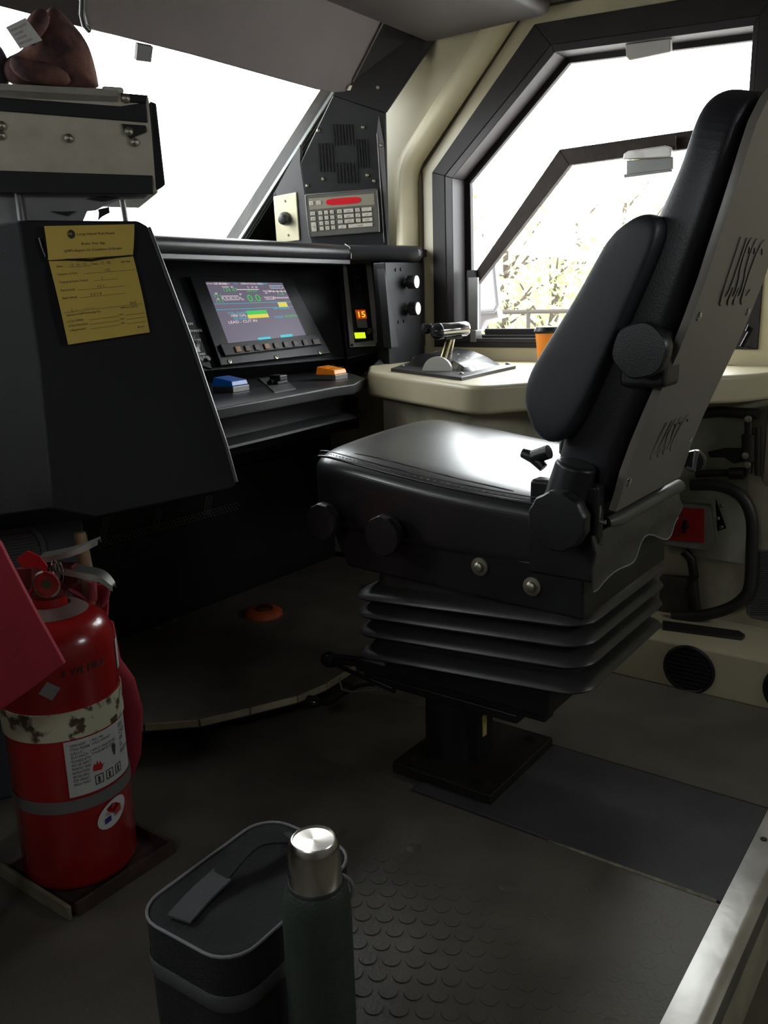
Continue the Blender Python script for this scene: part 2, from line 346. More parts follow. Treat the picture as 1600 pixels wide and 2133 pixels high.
# right hand windscreen pillar, up to the side wall
pl0 = ws(pr0.x-0.02, 1.17); 
q = MB(); q.prism([pr0-(pr1-pr0)*.15, pr1, ws(2.60, 1.80), ws(2.66, 1.80), ws(2.66, 1.17)], WS.N*-0.05); q.build('wall_front', DKF, kind=S)
q = MB(); q.prism([ws(-0.8, 1.17), ws(-0.74, 1.17), ws(-0.74, 1.70), ws(-0.8, 1.70)], WS.N*0.05); q.build('wall_front', DKF, kind=S)
wf2 = MB(); dd = (pr1-pr0).normalized(); sd = WS.N.cross(dd)
wf2.prism([pr0-dd*.1, pr1+dd*.05, pr1+dd*.05-sd*0.006, pr0-dd*.1-sd*0.006], WS.N*0.012)
wf2.prism([pr0-dd*.1-sd*0.013, pr1+dd*.05-sd*0.013, pr1+dd*.05-sd*0.016, pr0-dd*.1-sd*0.016], WS.N*0.014)
wf2.prism([pr0-dd*.1-sd*0.026, pr1+dd*.05-sd*0.026, pr1+dd*.05-sd*0.028, pr0-dd*.1-sd*0.028], WS.N*0.014)
w2 = wf2.build('window_2', mat('windscreen_trim', (0.22, 0.24, 0.23), 0.45, 0.2), kind=S)
MB().prism([ws(-0.8, 1.17), ws(2.6, 1.17), ws(2.6, 1.78), ws(-0.8, 1.78)], WS.N*-0.006).build('windscreen_pane', GLS, w2)
# left wall, and the back wall with its own small window: both behind the camera
DKW = mat('bounce_cut_grey', (0.16, 0.15, 0.13), 0.6, noise=0.2)  # darker than the cab's cream, to cut bounce light off unseen walls
wall_with_hole(-0.84, -0.78, [(-1.3, -0.3), (2.3, -0.3), (2.3, 1.93), (-1.3, 1.93)], [(0.15, 1.28), (0.15, 1.66), (0.60, 1.66), (0.60, 1.28)]).build('wall_left', DKW, kind=S, smooth=0)
q = MB(); q.box(-0.83, 0.12, 1.25, -0.77, 0.16, 1.69); q.box(-0.83, 0.59, 1.25, -0.77, 0.63, 1.69); q.box(-0.83, 0.16, 1.25, -0.77, 0.59, 1.29); q.box(-0.83, 0.16, 1.65, -0.77, 0.59, 1.69); w5 = q.build('fill_window', DKF, kind=S)  # unseen window, added as fill light for the case and paper
MB().box(-0.812, 0.14, 1.27, -0.808, 0.61, 1.67).build('window_pane', GLS, w5)
q = MB(); q.box(-0.84, -1.36, -0.3, 1.5, -1.3, 1.93); q.box(2.2, -1.36, -0.3, 2.66, -1.3, 1.93); q.box(1.5, -1.36, -0.3, 2.2, -1.3, 1.24); q.box(1.5, -1.36, 1.65, 2.2, -1.3, 1.93); q.build('wall_back', DKW, kind=S)
q = MB(); q.box(1.47, -1.35, 1.21, 1.53, -1.29, 1.68); q.box(2.17, -1.35, 1.21, 2.23, -1.29, 1.68); q.box(1.53, -1.35, 1.21, 2.17, -1.29, 1.26); q.box(1.53, -1.35, 1.63, 2.17, -1.29, 1.68); w4 = q.build('window_3', DKF, kind=S)
MB().box(1.51, -1.322, 1.25, 2.19, -1.318, 1.64).build('window_pane', GLS, w4)
# ---- lower side wall: heater duct, panels
q = MB(); q.prism([(2.12, -1.3, 0.0), (2.12, -1.3, 0.125), (2.14, -1.3, 0.130), (2.45, -1.3, 0.102), (2.45, -1.3, 0.0)], (0, 2.9, 0))
duct = q.build('heater_duct', CRM, bevel=0.006, label='long cream heater duct box along the foot of the side wall', cat='duct')
for yy in (0.600, 0.355):
    fr = FR((2.12, yy, 0.062), (0, -1, 0), (0, 0, 1), (-1, 0, 0))
    v = MB(); v.lathe(fr.O, [(0.063, -0.002), (0.066, 0.003), (0.060, 0.006), (0.056, 0.003), (0.056, 0.001), (0.001, 0.001)], (-1, 0, 0), 48)
    vo = v.build('round_vent', BLK, duct)
    v = MB()
    for k in range(-4, 5):
        h = k*0.0115; wd = math.sqrt(max(0.055**2-h*h, 0)); v.fbox(fr, -wd, h-0.003, 0.002, wd, h+0.003, 0.006)
    v.build('vent_louvre', BLK, vo, each=True)
XL = 2.4
q = MB(); q.box(XL, -1.3, 0.10, XL+0.198, 2.1, 0.726); q.build('wall_right', CRMD, kind=S)
fw = FR((XL, 0, 0), (0, -1, 0), (0, 0, 1), (-1, 0, 0))
def wq(mb, pts, d): mb.prism([fw.at(*p) for p in pts], (-d, 0, 0)); return mb
wq(MB(), [(1455, 860), (1560, 866), (1556, 1175), (1395, 1150), (1380, 1000)], 0.006).build('access_panel', mat('panel_greyish', (0.44, 0.44, 0.34), 0.5, noise=0.3, nscale=6), label='greyish cream access panel screwed to the lower side wall', cat='panel', bevel=0.002)

# ================================================================ FLOOR COVERINGS
q = MB(); q.box(-0.75, 0.302, -0.004, 1.332, 1.5, 0.003)
fz = FR((0, 0, 0.003), (1, 0, 0), (0, 1, 0), (0, 0, 1))
PX = 0.0365
for i in range(60):
    for j in range(42):
        x = 0.30+i*PX*0.5*2/2; y = 0.325+j*PX*0.9
        x = 0.28+i*PX+(PX/2 if j % 2 else 0)
        if x > 1.31 or y > 1.25: continue
        # worn where people stand; raised near the bag and bottle
        h = 0.0018*max(0.0, min(1.0, 1.25-max(0, math.hypot((x-0.93)*1.1, (y-0.72)*.75)-.04)*4.6))
        h = max(h, 0.0003 if math.hypot(x-1.15, y-0.46) < 0.16 else 0)
        if h < 0.0002: continue
        q.lathe(fz.w(x, y, 0), [(0.0146, 0), (0.0142, h), (0.0001, h)], (0, 0, 1), 18, cap=False)
q.build('floor_mat', FLC, label='brown rubber floor sheet with raised round studs in front of the camera', cat='floor mat')
q = MB(); q.prism([(1.338, 0.302, -0.004), (1.668, 0.302, -0.004), (1.668, 0.93, -0.004), (1.338, 0.93, -0.004)], (0, 0, 0.009)); q.build('floor_mat', FLD, label='dark smooth floor mat between the seat mounting plate and the metal sill', cat='floor mat', bevel=0.002)
q = MB(); q.box(1.675, 0.302, -0.004, 2.119, 1.42, 0.003); q.build('floor_mat', FLR, label='plain grey brown floor sheet between the seat and the heater duct', cat='floor mat')
q = MB(); q.tube([(1.336, 0.31, 0.003), (1.334, 0.55, 0.0035), (1.335, 0.62, 0.003)], [0.004, 0.003, 0.0008], 6); q.build('trim_4', mat('lifted_glue', (0.30, 0.28, 0.20), 0.8, noise=0.6, nscale=60), kind=S)
# scuffed aluminium sill strip and step down
q = MB(); q.loft([[(x, 0.302, 0.006), (x, 0.262, 0.0075), (x, 0.250, 0.007), (x, 0.243, 0.002), (x, 0.240, -0.008), (x, 0.240, -0.03), (x, 0.25, -0.03), (x, 0.25, -0.002), (x, 0.302, -0.002)] for x in [-0.78+0.1*i for i in range(30)]+[2.119]])
sill = q.build('door_sill', ALU, label='scuffed bright metal edge strip across the floor at bottom right', cat='floor trim')
q = MB()
for x, y in ((1.555, 0.285), (1.60, 0.262)): q.disc(FR((0, 0, 0.0073), (1, 0, 0), (0, 1, 0)), x, y, 0, 0.006, 16, 0.0006)
q.build('screw_hole', PLT, sill, each=True)
MB().box(-0.78, 0.242, -0.16, 2.119, 0.27, -0.004).build('wall_step', CRMD, kind=S)
q = MB(); q.box(-0.78, 0.10, -0.165, 2.119, 0.14, -0.145); q.build('trim_5', GRYM, kind=S, bevel=0.003)

# ================================================================ COUNTER + CONTROLLER
Z8 = FR((0, 0, 0.80), (1, 0, 0), (0, 1, 0), (0, 0, 1))
def z8(px, py): p = Z8.at(px, py); return (p.x, p.y)
A = z8(765, 775); Bq = z8(987, 805); Cq = z8(1092, 797); Dq = (2.31, 0.555)
cpts = [A, (1.92, 1.28), Bq, (Bq[0]+0.02, Bq[1]-0.02), Cq, Dq, (2.36, 0.505), (2.42, 0.47), (2.598, 0.44), (2.598, 1.72), (2.30, 1.735)]
cpts = [A, Bq, Cq, Dq, (2.598, 0.44), (2.598, 1.74), (2.30, 1.74)]
def roundpoly(pts, rs, n=6):
    out = []
    for i, p_ in enumerate(pts):
        r = rs[i]; p_ = Vector(p_); a_ = Vector(pts[i-1])-p_; c_ = Vector(pts[(i+1) % len(pts)])-p_
        if r <= 0: out.append(tuple(p_)); continue
        s0 = p_+a_.normalized()*min(r, a_.length*.45); s1 = p_+c_.normalized()*min(r, c_.length*.45)
        for k_ in range(n+1): t = k_/n; out.append(tuple(s0*(1-t)**2+p_*2*t*(1-t)+s1*t*t))
    return out
cpts = roundpoly(cpts, [.05, .07, .04, .07, 0, 0, 0])
q = MB(); q.prism([(x, y, 0.728) for x, y in cpts], (0, 0, 0.072))
cnt = q.build('armrest_counter', CRM, bevel=0.012, seg=3, ang=50, label='cream moulded counter under the side window carrying the throttle', cat='counter')
q = MB(); q.prism([(x+dx, y+dy, 0.60) for (x, y), dx, dy in zip([A, Bq, Cq], (0.06, 0.08, 0.06), (-0.01, 0.07, 0.08))]+[(2.42, 0.95, 0.60), (2.42, 1.7, 0.60)], (0, 0, 0.128)); q.build('support_skirt', CRMD, cnt, bevel=0.01)
f0 = FR((0, 0, 0.8005), (1, 0, 0), (0, 1, 0), (0, 0, 1))
q = MB(); tr = [f0.at(1525, 750), f0.at(1556, 748), f0.at(1550, 755), f0.at(1533, 760), f0.at(1505, 762)]; q.prism(tr, (0, 0, 0.001)); q.build('tray_shade', mat('tray_shadow_cream', (0.45, 0.40, 0.27), 0.5), cnt)  # flat patch; shade of the tray hollow is put into its darker cream
# cream end column below the counter at far right
q = MB(); q.prism([(2.398, 0.525, 0.50), (2.36, 0.49, 0.50), (2.36, 0.30, 0.50), (2.398, 0.30, 0.50)], (0, 0, 0.228)); q.build('end_panel', CRMD, cnt, bevel=0.015)
q = MB(); q.box(2.55, 0.30, 0.80, 2.598, 0.56, 1.8); q.build('trim_6', CRM, kind=S, bevel=0.01)
# controller
ZC = 0.804
fc = FR((0, 0, ZC), (1, 0, 0), (0, 1, 0), (0, 0, 1))
P = [fc.at(814, 771), fc.at(961, 790), fc.at(1075, 765), fc.at(880, 748)]
ctl = thing('throttle_controller', (P[0]+P[2])/2, 'black throttle controller with chrome T handle on the cream counter', 'controller')
MB().prism([p-Vector((0, 0, 0.0045)) for p in P], (0, 0, 0.010)).build('base_plate', STEEL, ctl, bevel=0.002)
q = MB()
for a_, b_ in ((838, 767), (960, 784), (1058, 763), (865, 751)):
    p = fc.at(a_, b_); q.lathe(p+Vector((0, 0, 0.005)), [(0.008, 0), (0.008, 0.003), (0.005, 0.006), (0.0002, 0.007)], n=14)
q.build('screw', GRYM, ctl, each=True)
# domed quadrant housing: profile along u (right-down edge), width along v
e0 = fc.at(848, 765); e1 = fc.at(975, 781); e2 = fc.at(1048, 762)
u_ = (e1-e0); v_ = (e2-e1)
def arc(t): return float(np.interp(t, [0, .04, .15, .35, .55, .8, 1.0], [.006, .030, .040, .046, .042, .026, .004]))
rings = []
for t in [0, .02, .04, .08, .12, .18, .25, .33, .42, .5, .58, .66, .74, .82, .9, 1.0]:
    z = arc(t); sh = 0.10
    rings.append([e0+u_*t+Vector((0, 0, 0.0)), e0+u_*t+v_*sh+Vector((0, 0, z)), e0+u_*t+v_*(1-sh)+Vector((0, 0, z)), e0+u_*t+v_+Vector((0, 0, 0))])
q = MB(); q.loft(rings); hs = q.build('quadrant_housing', mat('controller_black', (0.02, 0.02, 0.022), 0.22), ctl, smooth=40)
q = MB()
for k in range(4):
    t = 0.35+k*0.13; z = arc(t)+0.001; d = (arc(t+.03)-arc(t-.03))/.06
    fr2 = FR(e0+u_*t+v_*0.24+Vector((0, 0, z)), v_.normalized(), (-u_.normalized()*1.0)-Vector((0, 0, d/u_.length)))
    for w_, a_ in ((('IDLE', '3', '5', '8')[k], 0), (('BRAKE', 'B2', 'B4', 'OFF')[k], .06)): MB().text(w_, fr2, a_, 0, 0.013, 0.001).build('dial_lettering', LGR, ctl)
pb = fc.at(912, 776); q = MB(); q.lathe(pb, [(0.045, -0.006), (0.045, 0.006)], v_.normalized(), 40); 
q.build('lever_cam', LGR, ctl, smooth=30)
fy = FR((0, pb.y, 0), (1, 0, 0), (0, 0, 1), (0, -1, 0))
top = fy.at(937, 704); bot = fy.at(917, 765)
q = MB(); q.cyl(bot, top, 0.0095, 0.0095, 16); q.cyl(bot+(top-bot)*0.02, bot+(top-bot)*0.14, 0.013, 0.013, 16); q.build('lever_rod', mat('dull_brass', (0.28, 0.24, 0.13), 0.3, 1.0), ctl)
q = MB(); q.cyl(top+Vector((0.02, 0, 0)), fy.at(960, 734)+Vector((0.09, 0.09, 0)), 0.006, 0.006, 12); q.build('brake_rod', BRS, ctl, label='slim brass rod')
dh = Vector((.86, -.50, .05)).normalized(); hl = top+Vector((0, 0, .022))-dh*.038
q = MB(); q.lathe(hl, [(0.0225, 0.0), (0.0225, 0.02), (0.0215, 0.035), (0.0205, 0.060), (0.021, 0.090), (0.018, 0.096), (0.001, 0.097)], dh, 28); hd = q.build('handle', CHR, ctl, smooth=50, label='chrome T handle')
q = MB(); q.lathe(hl, [(0.001, -0.020), (0.014, -0.019), (0.020, -0.012), (0.0235, -0.002), (0.0238, 0.006), (0.0226, 0.008)], dh, 28); q.lathe(hl+Vector((-.004, 0.035, 0.008)), [(0.001, -0.015), (0.014, -0.012), (0.016, 0.0), (0.014, 0.012), (0.001, 0.016)], dh, 16); q.build('handle_cap', mat('gloss_cap', (.015, .015, .016), .2), hd)
q = MB(); q.fbox(FR(top, dh, Vector((0, 0, 1)).cross(dh)), -0.02, -0.014, -0.004, 0.035, 0.014, 0.004); q.build('handle_clamp', BLK, hd, bevel=0.002)
# cup
cp = un(1142, 766, 'Z', 0.80); cp.x = min(cp.x, 2.54)
cup = thing('paper_cup', cp, 'orange paper coffee cup with black lid standing on the counter behind the armrest', 'cup')
q = MB(); q.lathe(cp, [(0.028, 0), (0.040, 0.105)], n=32); q.build('cup_body', ORC, cup)
q = MB(); q.lathe(cp+Vector((0, 0, 0.103)), [(0.042, -0.002), (0.0435, 0.004), (0.041, 0.008), (0.037, 0.016), (0.001, 0.016)], n=32); q.build('cup_lid', BLK, cup)

# ================================================================ CONSOLE
con = thing('control_console', (1.8, 1.9, 0), 'long black engineer console with display, sloping panels and padded dash roll', 'console')
ZD = 0.78
fd = FR((0, 0, ZD), (1, 0, 0), (0, 1, 0), (0, 0, 1))
dp = [fd.at(424, 854), fd.at(445, 851), fd.at(580, 827), fd.at(700, 805), fd.at(738, 800), fd.at(762, 787)]
dk = [Vector((p.x, p.y, ZD)) for p in dp]+[Vector((2.27, 1.80, ZD)), Vector((2.40, 2.1, ZD)), Vector((1.32, 2.1, ZD))]
q = MB(); q.prism([p-Vector((0, 0, 0.030)) for p in dk], (0, 0, 0.030)); q.build('desk_top', BLKR, con, bevel=0.006, seg=3)
fas = [[Vector((p.x, p.y+dy, z)) for p in dp] for dy, z in ((0.010, 0.752), (0.055, 0.745), (0.065, 0.72), (0.060, 0.695), (0.045, 0.690), (0.0, 0.688), (-0.002, 0.682), (0.05, 0.674))]
q = MB(); q.loft(fas, cap=False, closed=False); q.build('desk_fascia', BLKR, con, smooth=50)
q = MB(); q.box(1.05, 2.0, 0.08, 2.40, 2.05, 0.75); q.box(1.05, 1.75, 0.60, 2.25, 2.0, 0.70); q.build('knee_panel', HOU, con)
# low riser step behind the buttons, then tilted display panel
DPL = PL((1.88, 1.95, 0.884), 99, 61)
ptl, ptr, pbr, pbl = DPL.at(318, 520, -0.012), DPL.at(712, 528, -0.012), DPL.at(737, 745, -0.012), DPL.at(400, 775, -0.012)
SPL = PL((2.338, 1.85, 0.854), 126, 60)
stl, strr, sbr, sbl = SPL.at(700, 512, -0.004), SPL.at(790, 512, -0.004), SPL.at(812, 728, -0.004), SPL.at(722, 748, -0.004)
q = MB(); q.prism([pbl+(pbl-ptl)*0.0, pbr, ptr, ptl+DPL.R*-0.4, pbl+DPL.R*-0.5], -DPL.N*0.10); q.build('display_panel', BLKR, con, bevel=0.004)
q = MB(); q.prism([sbl, sbr, strr, stl], -SPL.N*0.10); q.build('signal_panel', BLKR, con, bevel=0.005)
r1 = fd.at(405, 792); r2 = fd.at(700, 757); r3 = fd.at(745, 764); r4 = fd.at(835, 745)
q = MB(); q.loft([[r1, r2, r3, r4], [r1+Vector((0, .02, .03)), r2+Vector((0, .02, .03)), r3+Vector((.01, .02, .03)), r4+Vector((0, 0, .03))], [pbl+Vector((0, -.01, 0)), pbr+Vector((0, -.01, 0)), sbl+Vector((0, -.004, 0)), sbr+Vector((0, -.004, 0))], [pbl+Vector((0, .03, .0)), pbr+Vector((0, .03, .0)), sbl+Vector((0, .03, .0)), sbr+Vector((0, .03, 0))]], cap=False, closed=False); q.build('desk_riser', BLKR, con, smooth=60)
# transition wedge between signal panel and knob panel
KX = FR((0, 1.712, 0), (1, 0, 0), (0, 0, 1), (0, -1, 0))
k = [KX.at(x, y) for x, y in ((802, 546), (884, 546), (886, 752), (812, 768))]
q = MB(); q.prism([k[3], k[2], k[1], k[0]], (0, 0.05, 0)); q.build('knob_panel', BLKR, con, bevel=0.004)
q = MB(); q.quad(SPL.at(791, 546, -.004), k[0], k[3]+Vector((0, 0, 0)), sbr); q.quad(sbr, k[3], fd.at(800, 770), fd.at(760, 778)); q.build('wedge_panel', BLKR, con, smooth=0)
q = MB(); kl = KX.at(794, 560); q.prism([KX.at(793, 560, 0.0)+Vector((0, -0.015, 0)), KX.at(823, 722, 0)+Vector((0, -0.015, 0)), KX.at(800, 724, 0)+Vector((0, -0.03, 0))], (0, 0.03, 0)); q.build('gusset', mat('console_edge_grey', (0.04, 0.04, 0.043), 0.45), con)
# padded dash roll in two lengths
ra = Vector((1.1, 1.88, 1.166)); rb = Vector((2.362, 1.88, 1.166)); rc = Vector((2.51, 1.735, 1.160)); rd_ = Vector((2.538, 1.700, 1.158))
DR = mat('dash_roll_vinyl', (0.030, 0.030, 0.032), 0.30, bump=0.1, bscale=300)
def roll(path, mt, name, r=0.026):
    q = MB(); rings = []
    for i, p in enumerate(path):
        a = path[max(i-1, 0)]; c = path[min(i+1, len(path)-1)]; d = (c-a).normalized(); s_ = Vector((0, 0, 1)).cross(d).normalized()*-1; up = Vector((0, 0, 1))
        f = 1.0 if i < len(path)-1 or name == 'dash_roll' else 1.0
        rings.append([p+s_*(r*1.25*math.cos(t)*f)*-1+up*(r*math.sin(t)*f) for t in [2*math.pi*j/20 for j in range(20)]])
    q.loft(rings); return q.build(name, mt, con, smooth=50)
roll([ra, rb], DR, 'dash_roll'); 
e_ = (rd_-rc).normalized()
q = MB(); q.tube([rb+Vector((0.003, -0.003, 0)), Vector((2.45, 1.80, 1.163)), rc, rd_, rd_+e_*0.012, rd_+e_*0.018], [0.027, 0.027, 0.027, 0.026, 0.020, 0.008], 20); q.build('dash_roll', DR, con, smooth=60)
q = MB(); q.tube([rb+Vector((0, -0.033, -0.02)), rb+Vector((0, -0.034, 0.0)), rb+Vector((0, -0.028, 0.018)), rb+Vector((0, -0.01, 0.028))], 0.0022, 6); q.build('roll_seam', GRYM, con)
q = MB(); q.box(1.05, 1.85, 1.128, 2.362, 1.90, 1.142); q.build('roll_flange', mat('flange_grey', (0.12, 0.12, 0.125), 0.35), con, bevel=0.002)
q = MB(); q.prism([(-0.75, 1.89, 1.15), (2.37, 1.89, 1.15), (2.55, 1.70, 1.15), (2.598, 1.70, 1.15), (2.598, 2.25, 1.15), (-0.75, 2.25, 1.15)], (0, 0, 0.024)); q.build('dash_top', HOU, con)
# ---- display unit on the panel
def D(px, py, c=0.0): return DPL.at(px, py, c)
dis = thing('cab_display', DPL.at(560, 680), 'lit engineer display screen in black bezel set in the console', 'display screen')
bz = [D(392, 578), D(603, 580), D(686, 738), D(457, 764)]
q = MB(); q.prism([bz[3], bz[2], bz[1], bz[0]], DPL.N*0.010); q.build('bezel', BLK, dis, bevel=0.003)
sc = [D(428, 587, .0105), D(588, 589, .0105), D(640, 703, .0105), D(478, 722, .0105)]
def SQ(u, v, c=0.0):
    """u,v in 0..1 across the glowing face, measured from its top left"""
    return (sc[0]*(1-u)+sc[1]*u)*(1-v)+(sc[3]*(1-u)+sc[2]*u)*v+DPL.N*c
class SF:
    R = None
    def w(s, a, b, c=0.0): return SQ(a, 1-b, c)
sf = SF()
q = MB(); q.quad(SQ(0, 1), SQ(1, 1), SQ(1, 0), SQ(0, 0)); scr = q.build('screen', E_SCR, dis, label='purple grey glowing screen')
def srect(mb, u0, v0, u1, v1, c=0.0006): mb.quad(SQ(u0, v1, c), SQ(u1, v1, c), SQ(u1, v0, c), SQ(u0, v0, c))
def stext(mb, s_, u, v, h, sx=0.72):
    t_ = MB(); t_.text(s_, sf, u, 1-v, h*1.35, 0.0006, sx=sx); mb.tx = getattr(mb, 'tx', [])+[t_]
def bgroups(mb, nm, mt, par_, ln_='graph_lines'):
    for t_ in getattr(mb, 'tx', []): t_.build(nm, mt, par_)
    if mb.v: mb.build(ln_, mt, par_)
q = MB(); stext(q, 'AIR BRAKE', .09, .045, .035); srect(q, .0, .028, .08, .034); srect(q, .20, .028, .29, .034); stext(q, 'OPERATIONAL FREQ', .43, .04, .032); stext(q, 'FLOW   BC', .18, .095, .03)
stext(q, '0   10  20', .50, .10, .035); srect(q, .35, .12, .64, .128); 
for i in range(8): srect(q, .36+.035*i, .112, .364+.035*i, .135)
stext(q, 'BP', .06, .20, .03); stext(q, 'BP', .36, .215, .03); srect(q, .13, .225, .34, .232)
for i in range(8): srect(q, .14+.026*i, .215, .143+.026*i, .24)
stext(q, '80  95 100 110 120', .12, .275, .032); stext(q, 'ER', .36, .30, .03); srect(q, .14, .285, .34, .292); stext(q, 'ER', .06, .285, .028)
stext(q, 'TRACTIVE', .68, .165, .028); stext(q, 'EFF', .70, .20, .028); srect(q, .76, .155, .99, .163)
for i in range(5): srect(q, .765+.055*i, .135, .771+.055*i, .18)
stext(q, 'THROTTLE', .66, .275, .03); stext(q, 'FORWARD', .67, .305, .026); srect(q, .78, .27, .99, .277)
for i in range(8): srect(q, .785+.028*i, .25, .789+.028*i, .29)
for u0, v0, u1, v1 in ((.80, .055, .98, .061), (.80, .098, .98, .104), (.80, .055, .804, .104), (.976, .055, .98, .104)): srect(q, u0, v0, u1, v1)
stext(q, '1005 GAL', .145, .56, .042, .85); stext(q, 'LEAD - CUT IN', .09, .66, .045, .9); bgroups(q, 'white_readout', E_WH, scr)
q = MB(); stext(q, '134 47', .17, .155, .062, .8); stext(q, '111', .03, .245, .06, .9); stext(q, '111', .03, .33, .06, .9); stext(q, '0.0', .44, .325, .125, .85); stext(q, '0 LB', .86, .225, .05); stext(q, 'SPEED MPH', .47, .165, .028); stext(q, 'NORMAL', .82, .62, .042, .8); srect(q, .36, .475, .62, .535)
bgroups(q, 'green_readout', E_GR, scr, 'green_bar')
q = MB(); stext(q, '9:33', .34, .04, .03); stext(q, 'LEAD UNIT', .64, .035, .03); srect(q, 0, .345, 1, .351); srect(q, 0, .435, 1, .441); stext(q, 'FUEL QUANTITY', .13, .515, .036, .8); stext(q, 'AIR BRAKES', .17, .605, .036, .8); stext(q, 'MODE', .69, .62, .036, .8); stext(q, 'GPS DISABLE', .72, .475, .036, .8)
srect(q, .37, .915, .53, .99); srect(q, .66, .91, .82, .985); stext(q, 'GEN MAP', .82, .09, .03); bgroups(q, 'cyan_readout', E_CY, scr, 'cyan_bars')
q = MB(); srect(q, .355, .538, .62, .60); srect(q, .81, .352, .93, .434); q.build('yellow_bar', E_YE, scr, each=True)
# key strip
ks = [D(452, 723), D(655, 701), D(666, 722), D(463, 747)]
q = MB(); q.prism([ks[3]+DPL.N*.010, ks[2]+DPL.N*.010, ks[1]+DPL.N*.010, ks[0]+DPL.N*.010], DPL.N*0.010); stp = q.build('key_strip', BLK, dis, bevel=0.002)
for i in range(9):
    t = i/8; cx_ = 495+(655-495)*t; cy_ = 728-(728-712)*t
    if i == 8: cx_ += 3
    p = D(cx_, cy_, 0.020); q = MB(); fr2 = FR(p, DPL.R, DPL.V, DPL.N); wk = 0.010 if i < 8 else 0.015
    q.fbox(fr2, -wk, -0.010, 0, wk, 0.010, 0.005)
    q.build('soft_key', mat('worn_key', (0.30, 0.17, 0.10), 0.5) if i in (0, 3) else mat('soft_key', (0.11, 0.09, 0.08), 0.5), stp, bevel=0.003, each=True)
q = MB()
for x, y in ((478, 753), (575, 744), (666, 734)): p = D(x, y, .010); fr2 = FR(p, DPL.R, DPL.V, DPL.N); q.lathe(p, [(0.007, 0), (0.007, 0.002), (0.004, 0.003), (0.003, 0.001), (0.0005, 0.001)], DPL.N, 16)
q.build('bezel_screw', ZINC, dis, each=True)
# ---- signal strip
def Sg(px, py, c=0.0): return SPL.at(px, py, c)
sig = thing('speed_signal_strip', Sg(750, 630), 'narrow grey framed cab signal strip with amber 15 lit, right of the display', 'indicator panel')
fo = [Sg(712, 544), Sg(772, 543), Sg(791, 722), Sg(728, 725)]
q = MB(); q.prism([fo[3], fo[2], fo[1], fo[0]], SPL.N*0.008); q.build('frame', mat('signal_frame_grey', (0.48, 0.45, 0.40), 0.4, 0.3, noise=0.2, nscale=20), sig, bevel=0.003)
fi = [Sg(722, 551, .0085), Sg(762, 550, .0085), Sg(778, 709, .0085), Sg(739, 714, .0085)]
q = MB(); q.prism([fi[3], fi[2], fi[1], fi[0]], SPL.N*0.001); q.build('dark_window', mat('signal_window', (0.012, 0.012, 0.011), 0.25), sig)
def sgf(px, py, c=0.010): p = Sg(px, py, c); return FR(p, SPL.R, SPL.V, SPL.N)
q = MB()
for s_, x, y in (('80', 741, 560), ('70', 743, 579), ('60', 746, 598), ('45', 747, 617), ('30', 750, 637)): q.text(s_, sgf(x, y), 0, -0.008, 0.026, 0, 'CENTER')
q.build('unlit_numeral', mat('unlit_numeral', (0.045, 0.045, 0.045), 0.5), sig)
fr2 = sgf(752, 655); q = MB(); q.fbox(fr2, -.018, -.017, 0, .018, .017, .002); q.build('lit_tile', E_OR, sig); q = MB(); q.text('15', fr2, 0, -.012, .032, .0025, 'CENTER', bold=.0006); q.build('lit_numeral', E_Y2, sig, label='glowing amber number 15')
fr2 = sgf(754, 674); q = MB(); q.fbox(fr2, -.018, -.017, 0, .018, .017, .003); q.build('square_tile', mat('grey_tile', (0.30, 0.27, 0.25), 0.4), sig, bevel=.002)
fr2 = sgf(750, 699); q = MB(); q.fbox(fr2, -.019, -.011, 0, .019, .011, .003); q.build('lime_lamp', E_LG, sig, bevel=.002, label='glowing lime green lamp')
q = MB(); q.lathe(sgf(770, 691).O, [(0.010, 0), (0.010, 0.008), (0.001, 0.009)], SPL.N, 20); q.build('knurled_knob', ZINC, sig)
q = MB()
for x, y in ((733, 719), (785, 717)): q.lathe(Sg(x, y, .008), [(0.005, 0), (0.004, 0.003), (0.001, 0.003)], SPL.N, 12)
q.build('screw', BLK, sig, each=True)
# ---- two white faced knobs
for i, (x, y, lb) in enumerate(((850, 587, 'upper of the two white faced black dimmer knobs under the dash roll end'), (853, 642, 'lower of the two white faced black dimmer knobs, above the throttle'))):
    p = KX.at(x, y); p = KX.at(x-8, y+1)
    kn = thing('dimmer_knob', p, lb, 'knob', 'dimmer knobs on the right console panel')
    q = MB(); q.cyl(p, p+Vector((0.0, -0.03, 0)), 0.006, 0.006, 12); q.build('shaft', ZINC, kn)
    q = MB(); q.lathe(p, [(0.017, 0.014), (0.0225, 0.018), (0.0225, 0.044), (0.021, 0.046), (0.001, 0.046)], (0.15, -1, 0), 30); q.build('knob_body', BLK, kn)
    q = MB(); q.lathe(p, [(0.0205, 0.0462), (0.0205, 0.0475), (0.001, 0.0475)], (0.15, -1, 0), 30); q.build('knob_cap', mat('white_cap', (0.85, 0.85, 0.82), 0.3), kn)
q = MB()
for x, y in ((824, 562), (835, 561), (830, 671), (841, 669)): q.lathe(KX.at(x, y), [(0.006, 0), (0.0045, 0.004), (0.001, 0.004)], (0, -1, 0), 12)
q.build('panel_screw', STEEL, con, each=True)
